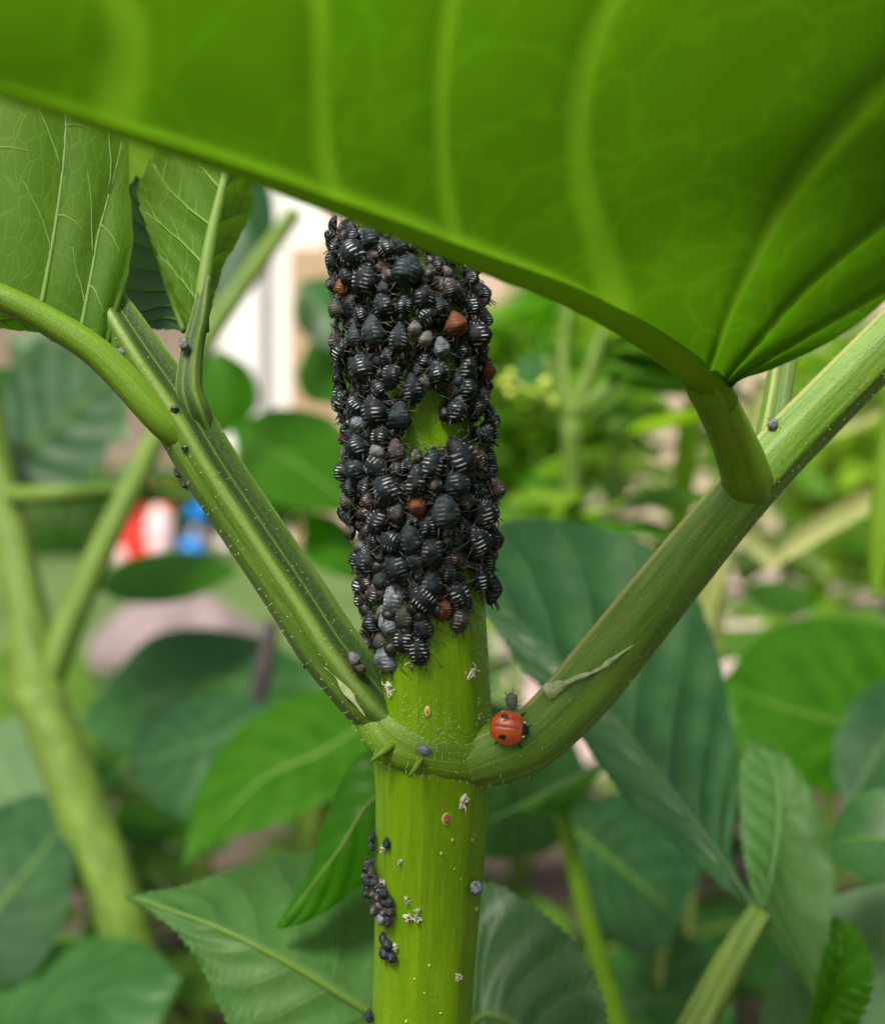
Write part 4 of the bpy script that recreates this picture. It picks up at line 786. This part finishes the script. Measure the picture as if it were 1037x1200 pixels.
CROPS = {
 (370, 230): [(180, 395, 200, 180, 'b'), (385, 380, 170, 90, 'b'), (560, 400, 220, 90, 'd'), (390, 570, 270, 45, 'b'), (150, 640, 220, 100, 'b'), (350, 790, 200, 60, 'd'), (285, 910, 190, 100, 'r'), (520, 840, 260, 100, 'b'), (720, 790, 130, 60, 'n'), (920, 750, 270, 100, 'd'), (690, 920, 150, 100, 'd'), (690, 1090, 220, 90, 'b'), (240, 1120, 180, 90, 'o'), (900, 1090, 160, 90, 'b'), (370, 1060, 150, 90, 'd'), (830, 500, 180, 60, 'd'), (220, 490, 150, 150, 'b'), (200, 280, 150, 160, 'b'), (700, 520, 170, 60, 'b'), (150, 880, 150, 170, 'b')],
 (480, 280): [(130, 590, 230, 90, 'b'), (180, 770, 200, 150, 'b'), (440, 860, 250, 80, 'r'), (610, 660, 190, 80, 'b'), (640, 960, 260, 90, 'b'), (730, 800, 170, 45, 'b'), (800, 960, 190, 60, 'b'), (790, 540, 160, 90, 'b'), (835, 610, 130, 90, 'n'), (600, 400, 150, 120, 'b'), (400, 490, 170, 60, 'n'), (200, 330, 130, 90, 'o'), (370, 330, 100, 60, 'g'), (165, 1000, 150, 120, 'g'), (310, 1090, 170, 90, 'w'), (55, 900, 130, 90, 'g'), (700, 1130, 150, 60, 'b'), (300, 680, 170, 70, 'b'), (480, 560, 150, 90, 'b'), (520, 1110, 170, 80, 'b')],
 (370, 360): [(595, 240, 270, 90, 'd'), (840, 320, 230, 90, 'b'), (180, 330, 200, 100, 'n'), (290, 450, 230, 150, 'b'), (490, 610, 250, 60, 'b'), (775, 700, 210, -90, 'b'), (640, 820, 170, 60, 'b'), (610, 1030, 260, 80, 'b'), (980, 820, 240, 90, 'b'), (850, 1090, 230, 90, 'd'), (450, 1160, 170, 45, 'w'), (270, 950, 230, 180, 'b'), (410, 980, 200, 30, 'b'), (230, 700, 150, 180, 'b'), (410, 290, 200, 90, 'd'), (190, 160, 100, 180, 'w'), (470, 70, 170, 60, 'b'), (200, 560, 120, 180, 'b'), (730, 500, 150, 90, 'b')],
 (480, 400): [(280, 310, 200, 80, 'b'), (560, 250, 230, 90, 'b'), (755, 300, 210, 80, 'r'), (560, 460, 220, 100, 'b'), (460, 680, 230, 100, 'b'), (715, 560, 150, 45, 'b'), (780, 790, 200, 10, 'b'), (720, 920, 200, 0, 'b'), (660, 650, 170, 60, 'b')],
 (380, 480): [(190, 200, 150, 180, 'b'), (360, 370, 220, 45, 'b'), (360, 560, 260, 70, 'd'), (580, 260, 190, 100, 'b'), (545, 410, 150, 90, 'g'), (730, 410, 190, 80, 'n'), (735, 560, 110, 120, 'w'), (835, 550, 130, 90, 'b'), (920, 470, 120, 90, 'o'), (555, 580, 220, 215, 'b'), (640, 800, 280, 60, 'b'), (430, 770, 180, 120, 'b'), (920, 720, 260, 90, 'b'), (450, 920, 150, 60, 'n'), (290, 780, 170, 80, 'd'), (280, 900, 180, 90, 'o'), (210, 620, 200, 170, 'b'), (225, 1050, 230, 190, 'b'), (440, 1030, 130, 60, 'n'), (550, 1140, 240, -60, 'b'), (940, 960, 200, 90, 'r'), (730, 1030, 170, 120, 'n'), (890, 1110, 120, 90, 'b'), (205, 430, 120, 90, 'n')],
 (480, 510): [(220, 290, 260, 90, 'b'), (480, 210, 330, 60, 'b'), (450, 470, 260, 90, 'd'), (345, 770, 290, 90, 'd'), (180, 910, 200, 90, 'b'), (710, 590, 140, 0, 'b'), (700, 780, 280, 60, 'b'), (650, 1060, 280, 60, 'b'), (540, 650, 170, 45, 'n'), (260, 490, 150, 90, 'n'), (820, 190, 150, 0, 'b'), (680, 230, 200, 45, 'n'), (900, 540, 210, 60, 'n'), (860, 760, 170, 20, 'b'), (530, 910, 150, 90, 'b'), (810, 1040, 230, 60, 'b'), (380, 1060, 110, 90, 'd'), (800, 330, 200, 45, 'b'), (370, 960, 120, 90, 'n'), (470, 1060, 130, 90, 'd')],
 (380, 600): [(290, 200, 190, 180, 'o'), (370, 340, 130, 10, 'g'), (260, 470, 200, 100, 'b'), (320, 540, 170, 120, 'n'), (450, 480, 250, 90, 'b'), (740, 540, 270, 70, 'b'), (880, 270, 290, 80, 'd'), (680, 300, 220, 20, 'b'), (590, 680, 170, 110, 'd'), (920, 480, 170, 90, 'd'), (270, 740, 220, 120, 'b'), (460, 700, 150, 45, 'n'), (530, 810, 190, 120, 'n'), (400, 870, 190, 70, 'b'), (345, 930, 180, 90, 'n'), (720, 850, 290, 90, 'w'), (815, 1050, 220, 90, 'o'), (650, 1110, 220, 60, 'w'), (950, 640, 110, 90, 'd'), (905, 730, 120, 90, 'd'), (510, 290, 150, -90, 'b'), (980, 860, 250, 45, 'b'), (600, 1000, 140, 90, 'g')],
 (480, 610): [(220, 330, 260, -90, 'b'), (215, 620, 280, 90, 'd'), (375, 520, 190, 90, 'd'), (470, 740, 270, 70, 'b'), (500, 970, 250, 100, 'o'), (320, 880, 230, 90, 'r'), (60, 390, 190, 90, 'd'), (450, 370, 170, 90, 'n'), (690, 570, 250, 60, 'b'), (810, 670, 290, 90, 'd'), (770, 390, 200, 80, 'b'), (890, 330, 180, 70, 'b'), (860, 560, 140, 60, 'b'), (135, 1060, 220, 70, 'b'), (540, 430, 120, 90, 'o')],
 (400, 690): [(480, 690, 260, 90, 'w'), (650, 500, 230, 90, 'b'), (785, 610, 250, 90, 'b'), (320, 540, 260, 75, 'd'), (420, 520, 190, 30, 'o'), (200, 400, 220, 80, 'o'), (330, 330, 200, 80, 'b')],
}
SPECIAL = {(0, 'r'): 'rust-orange aphid with pale flank, upper left edge of the colony'}
def place_words(px, py, typ):
    cxp = float(np.interp(py, [250, 480, 620, 780], [479, 487, 495, 506])); s_ = (px-cxp)/93
    side = 'left edge' if s_ < -.72 else 'right edge' if s_ > .72 else 'left half' if s_ < -.2 else 'right half' if s_ > .2 else 'middle'
    row = 'under the big leaf' if py < 330 else 'upper colony' if py < 440 else 'beside the bare patch' if py < 525 else 'below the bare patch' if py < 610 else 'lower colony' if py < 700 else 'lowest end of colony'
    return side+', '+row
RUST = {(403, 336): 'rust-orange aphid at the upper left edge of the colony', (531, 380): 'large rust-orange aphid in the upper right of the colony',
        (568, 435): 'rust-orange aphid on the right edge beside the bare green patch', (490, 592): 'rust-orange aphid just below the bare green patch', (517, 713): 'rust-brown aphid hanging at the lower end of the colony'}
WAXY = {(422, 495): 'pale grey waxy aphid on the left, level with the bare green patch', (464, 699): 'large grey waxy aphid in the lower left of the colony', (456, 729): 'grey waxy aphid right below the large grey one', (456, 770): 'grey and brown aphid at the lowest tip of the colony'}
front = []
for (ox, oy), L in CROPS.items():
    for cx0, cy0, ln, ang, typ in L:
        px, py = ox+cx0/CR, oy+cy0/CR; size = ln/CR*.01*1.22
        p, n_ = colony_pos(px, py, .11+arng.uniform(-.02, .03)); p0, _n = colony_pos(px, py)
        lab = DESC[typ]+', '+place_words(px, py, typ)
        for D in (RUST, WAXY):
            for (rx, ry), t in D.items():
                if typ in 'rw' and abs(rx-px) < 5 and abs(ry-py) < 5: lab = t
        # seen slightly along the surface: stand it off so that the photographed spot is its back
        put_aphid(p, n_, ang+arng.gauss(0, 6), size, typ, lab, tilt=arng.gauss(.05, .10)); front.append((px, py, size*100))
# second layer: aphids sitting on the bark between and under the first ones, and round the sides
def in_colony(px, py):
    cxp = float(np.interp(py, [250, 480, 620, 780], [479, 487, 495, 506])); low = float(np.interp(px, [410, 430, 455, 480, 500, 520, 545, 562, 575], [715, 752, 775, 765, 728, 728, 722, 690, 695]))
    if py > low-12: return False
    if 464 < px < 548 and 452 < py < 528 and not (px > 520 and py < 490) and not (px < 478 and py < 476): return False
    if 555 < px < 566 and 640 < py: return False
    return abs(px-cxp) < 100
tries = 0; back = []
while len(back) < 66 and tries < 6000:
    tries += 1; px, py = arng.uniform(385, 590), arng.uniform(250, 770)
    if not in_colony(px, py): continue
    if any((px-a)**2+(py-b)**2 < 13**2 for a, b in back): continue
    if any((px-a)**2+(py-b)**2 < (c_*.36)**2 for a, b, c_ in front): continue
    back.append((px, py)); p, n_ = colony_pos(px, py, .20)
    typ = arng.choices('bdnog', (6, 3, 3, 1.2, 1))[0]
    put_aphid(p, n_, arng.gauss(90, 50)+(180 if arng.random() < .2 else 0), arng.uniform(.17, .26), typ, 'half-hidden '+SHORT[typ]+', '+place_words(px, py, typ))
# round the two outlines, seen edge-on
for sgn in (-1, 1):
    py = 262 if sgn < 0 else 345
    while py < (745 if sgn < 0 else 690):
        z = P(0, py, -.2).z; a = axis(z); r = hw(py)-.13
        th = R(arng.uniform(-6, 34)); n_ = Vector((sgn*math.cos(th), math.sin(th), 0)); p = Vector((a[0], a[1], z))+n_*r
        put_aphid(p, n_, arng.choice((90, 90, 60, 120, -80)), arng.uniform(.22, .30), arng.choices('bno', (7, 2, 1))[0], 'dark aphid seen in profile on the %s outline of the colony' % ('left' if sgn < 0 else 'right'), tilt=arng.uniform(-.75, .15)); py += arng.uniform(22, 32)
# the rest of the crowd, pressed against the bark under the others: too many and too hidden to pick apart
mb = MB(); base = AM[0]; bv = np.array([v.co[:] for v in base.vertices]); bf = [list(p.vertices) for p in base.polygons]; bm_ = [p.material_index for p in base.polygons]; spots = []; tries = 0
while len(spots) < 270 and tries < 9000:
    tries += 1; px, py = arng.uniform(395, 580), arng.uniform(235, 770)
    if not in_colony(px, py) or any((px-x)**2+(py-y)**2 < 9**2 for x, y in spots): continue
    spots.append((px, py)); p, n_ = on_stem(px, py, .035); a_ = R(arng.gauss(90, 60)); rear = Vector((math.cos(a_), 0, -math.sin(a_))); rear = (rear-n_*rear.dot(n_)).normalized(); fw = -rear; x_ = fw.cross(n_)
    mm = np.array((x_, fw, n_)); s_ = arng.uniform(.16, .22); off_ = len(mb.V); mb.V += [tuple(v) for v in (bv*s_) @ mm+np.array(p)]; mb.F += [[i+off_ for i in f] for f in bf]; mb.M += [2 if m == 2 else 1 if m == 1 else 0 for m in bm_]; mb.UV += [(0, 0)]*len(bv)
M_CROWD = plain('crowded_aphid', (.004, .007, .008), (.012, .008, .006), .5, 4, .1)
tag(mb.build('aphid_crowd', [M_CROWD, M_LEG, M_LEGP]), 'dark mass of small aphids pressed to the bark beneath the colony', 'aphids', kind='stuff')
# loose aphids on the lower stem and stalks
LG = 'aphids scattered on the lower stem and leaf stalks'
def loose(px, py, size, ang, typ, label, lift=.04, **kw):
    p, n_ = on_stem(px, py, lift); return put_aphid(p, n_, ang, size, typ, label, LG, **kw)
CL = [(424, 1017), (421, 1030), (426, 1036), (431, 1026), (437, 1022), (441, 1033), (435, 1038), (446, 1040), (439, 1046), (444, 1052), (450, 1047), (452, 1056), (446, 1061), (457, 1058), (440, 1066), (451, 1068), (456, 1070), (448, 1077), (455, 1079), (433, 1046), (430, 1016), (458, 1066)]
for i, (x, y) in enumerate(CL):
    loose(x, y, .15 if i > 3 else .20, arng.uniform(0, 360), arng.choice('ddwbn'), 'tiny aphid in the tight cluster on the lower stem' if i > 3 else 'larger dark aphid, top left of the lower cluster', lift=.05+.06*arng.random())
for x, y, s_, a, l in ((436, 980, .15, 90, 'tiny dark aphid on the left outline above the lower cluster'), (438, 990, .15, 90, 'tiny dark aphid on the left outline above the lower cluster'), (454, 988, .13, 90, 'tiny dark aphid alone right above the lower cluster'),
      (450, 1099, .14, 60, 'dark aphid in the group of four below the lower cluster'), (455, 1106, .16, 30, 'dark aphid in the group of four below the lower cluster'), (452, 1116, .17, 70, 'dark aphid in the group of four below the lower cluster'), (460, 1121, .14, 45, 'dark aphid in the group of four below the lower cluster'),
      (433, 1190, .16, 90, 'dark aphid on the left outline at the bottom edge')):
    loose(x, y, s_, a, 'd', l)
loose(557, 1040, .20, 190, 'w', 'grey aphid with spread legs on the right side of the lower stem', .06, fatter=True)
p, n_ = on_stem(497, 879, .22); put_aphid(p, n_, 20, .17, 'w', 'slate grey aphid on the hairy collar where the stalks meet', LG)
for px, py, Y, s_, nn, ang, typ, l in ((600, 822, -.60, .20, (-.3, -.8, .5), 250, 'g', 'shrivelled grey aphid right above the ladybird'), (414, 772, -.62, .17, (.5, -.8, .2), 60, 'g', 'grey aphid in the channel of the left stalk near the colony'), (421, 783, -.62, .17, (.5, -.8, .2), 20, 'o', 'brown-grey aphid lowest in the channel of the left stalk'),
      (141, 414, -.57, .16, (.2, -1, .2), 30, 'g', 'small grey aphid under the upper left leaf base'), (217, 404, -.52, .15, (-.2, -1, 0), 90, 'w', 'small grey aphid on the upright stalk at upper left'), (211, 553, -.30, .15, (-.8, -.5, -.3), 50, 'n', 'dark aphid on the lower outline of the left stalk'), (219, 566, -.30, .14, (-.8, -.5, -.3), 50, 'n', 'dark aphid at the lower end of the pair on the left stalk outline'),
      (205, 480, -.68, .10, (0, -1, 0), 0, 'b', 'tiny black aphid where the upper left stalks fork'), (217, 525, -.68, .09, (0, -1, 0), 0, 'b', 'tiny black aphid on the left stalk below the fork'), (905, 497, -.12, .15, (-.3, -.8, .5), 90, 'w', 'small grey aphid behind the big leaf stalk on the right'), (359, 778, -.30, .11, (-.7, -.7, 0), 60, 'b', 'tiny dark aphid on the underside of the left stalk')):
    put_aphid(P(px, py, Y), Vector(nn).normalized(), ang, s_, typ, l, LG)
# things that would share a label are told apart by their order from the top
ORD = ['uppermost', 'second', 'third', 'fourth', 'fifth', 'sixth', 'seventh', 'eighth', 'ninth', 'tenth']+['%dth' % k for k in range(11, 40)]
byl = {}
for o in COL.objects:
    if o.name.startswith('aphid') and 'label' in o: byl.setdefault(o['label'], []).append(o)
for l, L in byl.items():
    if len(L) > 1:
        for k, o in enumerate(sorted(L, key=lambda o: -o.matrix_world.translation.z)): o['label'] = (l+', uppermost such' if k == 0 else l+', %s from top' % ORD[k])
print('aphids', NAPH)
# shed skins: split, crumpled husks
M_SKIN = plain('shed_skin', (.62, .60, .53), (.36, .34, .28), .5, 12, .4)
def skin(px, py, L, ang, label, lift=.02):
    L *= .85; p, n_ = on_stem(px, py, lift); a = R(ang); d = Vector((math.cos(a), 0, -math.sin(a))); d = (d-n_*d.dot(n_)).normalized(); s_ = d.cross(n_); rng = random.Random(int(px*13+py))
    V = []; F = []; m = 7
    for i in range(m):
        t = i/(m-1)-.5; w_ = L*.24*(math.cos(t*2.6))*rng.uniform(.7, 1.2)
        for j, (c_, h_) in enumerate(((-1, 0), (-.6, .8), (0, .35), (.6, .9), (1, 0))): V.append(p+d*t*L+s_*c_*w_+n_*(h_*w_*rng.uniform(.5, 1.3)))
    F = [[i*5+j, i*5+j+1, i*5+j+6, i*5+j+5] for i in range(m-1) for j in range(4)]
    mb = MB(); mb.add(V, F)
    for k in range(4):
        b = p+d*L*rng.uniform(-.4, .4); e = b+s_*L*rng.choice((-1, 1))*rng.uniform(.3, .55)+d*L*rng.gauss(0, .3)
        Vt, Ft, Ut = tube([b+n_*.02, (b+e)*.5+n_*.05, e], [.008, .006, .004], 4); mb.add(Vt, Ft)
    tag(mb.build('shed_skin', M_SKIN, smooth=False, origin=p), label, 'aphid skin', 'shed aphid skins stuck to the stem')
for t in ((543, 938, .24, 120, 'white shed skin on the stem just below the collar'), (476, 1055, .12, 70, 'uppermost of the cream shed skins beside the lower cluster'), (478, 1075, .16, 10, 'white shed skin, left of the pair beside the lower cluster'), (490, 1077, .13, 5, 'white shed skin, right of the pair beside the lower cluster'), (489, 1068, .10, 80, 'small tan shed skin above the white pair on the lower stem'),
          (536, 1144, .15, 100, 'small white shed skin near the bottom of the stem'), (552, 790, .20, -40, 'pale shed skin on the right of the stem above the ladybird'), (456, 808, .22, 75, 'thin pale shed skin hanging below the colony'), (463, 1110, .14, 70, 'white shed skin beside the group of four aphids'), (450, 1035, .10, 80, 'tan shed skin at the right of the lower cluster'), (414, 1042, .10, 20, 'tan shed skin at the left of the lower cluster'), (450, 995, .09, 100, 'tiny white shed skin above the lower cluster'), (470, 1010, .08, 100, 'tiny white shed skin right of the lower cluster'), (480, 779, .09, 30, 'tan husk just below the striped lowest aphids'), (566, 722, .10, 70, 'dark tan husk on the right outline of the stem below the colony')):
    skin(*t)
# ------------------------------------------------------------------ ladybird
q = N('wing_case_red'); tc = q.n('TexCoord').outputs['Object']
nz = q.noise(tc, 9, 3); c = q.mix(q.ramp(nz, .3, .7), (.50, .058, .005), (.58, .08, .007))
M_ELY = q.finish(q.bsdf(c, .2, Specular_IOR_Level=.6, Coat_Weight=1.0, Coat_Roughness=.08).outputs[0])
M_BLK = plain('ladybird_black', (.012, .010, .010), (.02, .016, .016), .3, 10, .1); M_LWH = plain('ladybird_white', (.7, .68, .6), (.6, .58, .5), .4, 10, 0)
lc = P(595.5, 853, -.80); lup = Vector((-.10, -1, .22)).normalized(); lfw = Vector((1, .06, -.14)); lfw = (lfw-lup*lfw.dot(lup)).normalized(); lx = lfw.cross(lup)
LM = Matrix((lx, lfw, lup)).transposed().to_4x4(); LM.translation = lc
lb = bpy.data.objects.new('ladybird', None); COL.objects.link(lb); lb.matrix_world = LM; lb.empty_display_size = .2; OFF[lb] = Vector((0, 0, 0))
A_, B_, C_ = .188, .205, .150      # half width, half length, height (cm)
def dome(phi, th, k=1.0): # phi around from +x(right) ccw toward +y; th from pole
    return Vector((A_*k*math.sin(th)*math.cos(phi), B_*k*math.sin(th)*math.sin(phi)-.005, C_*k*math.cos(th)))
for sg in (1, -1):
    V = []; F = []; n1, n2 = 16, 18
    for i in range(n1+1):
        for j in range(n2+1):
            th = math.pi*.53*i/n1; ph = -math.pi/2+math.pi*j/n2
            v = dome(ph, th); v.x = abs(v.x)*1.0+.0055-(.004*math.exp(-(v.x/.012)**2)); v.x *= sg
            if abs(v.x) < .02: v.z -= .006*(1-abs(v.x)/.02)
            if v.y > .155: v.y = .155+(v.y-.155)*.35
            V.append(v)
    for i in range(n1):
        for j in range(n2):
            f = [i*(n2+1)+j, (i+1)*(n2+1)+j, (i+1)*(n2+1)+j+1, i*(n2+1)+j+1]; F.append(f if sg > 0 else f[::-1])
    wc = mk('wing_case', V, F, M_ELY, lb)
    V = []; F = []; rings = 4; seg = 16; cy, cxx = -.045, .112*sg
    for i in range(rings+1):
        for j in range(seg):
            a = 2*math.pi*j/seg; r_ = i/rings*(1+.08*math.sin(3*a)); x_ = cxx+.034*r_*math.cos(a); y_ = cy+.050*r_*math.sin(a)
            zz = C_*math.sqrt(max(0, 1-(x_/A_)**2-((y_+.005)/B_)**2))+.0035-.003*(i == rings); V.append((x_*1.01, y_, zz))
    F = [[i*seg+j, i*seg+(j+1) % seg, (i+1)*seg+(j+1) % seg, (i+1)*seg+j] for i in range(rings) for j in range(seg)]
    mk('spot', V, F, M_BLK, wc)
V, F = ellip((0, .150, .02), (.105, .055, .062), 16, 10); pn = mk('pronotum', V, F, M_BLK, lb)
for sg in (1, -1):
    V, F = ellip((sg*.074, .170, .035), (.02, .022, .026), 10, 8); mk('cheek_patch', V, F, M_LWH, pn)
mb = MB(); V, F = ellip((0, -.005, .0), (.165, .185, .055), 20, 10); mb.add(V, F); V, F = ellip((0, .190, -.02), (.055, .04, .04), 12, 8); mb.add(V, F)
for sg in (-1, 1):
    for y0, dy in ((.10, .07), (.02, .0), (-.07, -.06)):
        V, F, U = tube([(sg*.12, y0, -.02), (sg*.165, y0+dy*.6, -.02), (sg*.195, y0+dy, -.08)], [.014, .014, .008], 6); mb.add(V, F)
    V, F, U = tube([(sg*.03, .215, -.02), (sg*.05, .245, -.03), (sg*.06, .25, -.05)], [.006, .005, .008], 5); mb.add(V, F)
mb.build('body', M_BLK, lb)
tag(lb, 'orange-red two-spotted ladybird at the base of the right leaf stalk', 'ladybird')
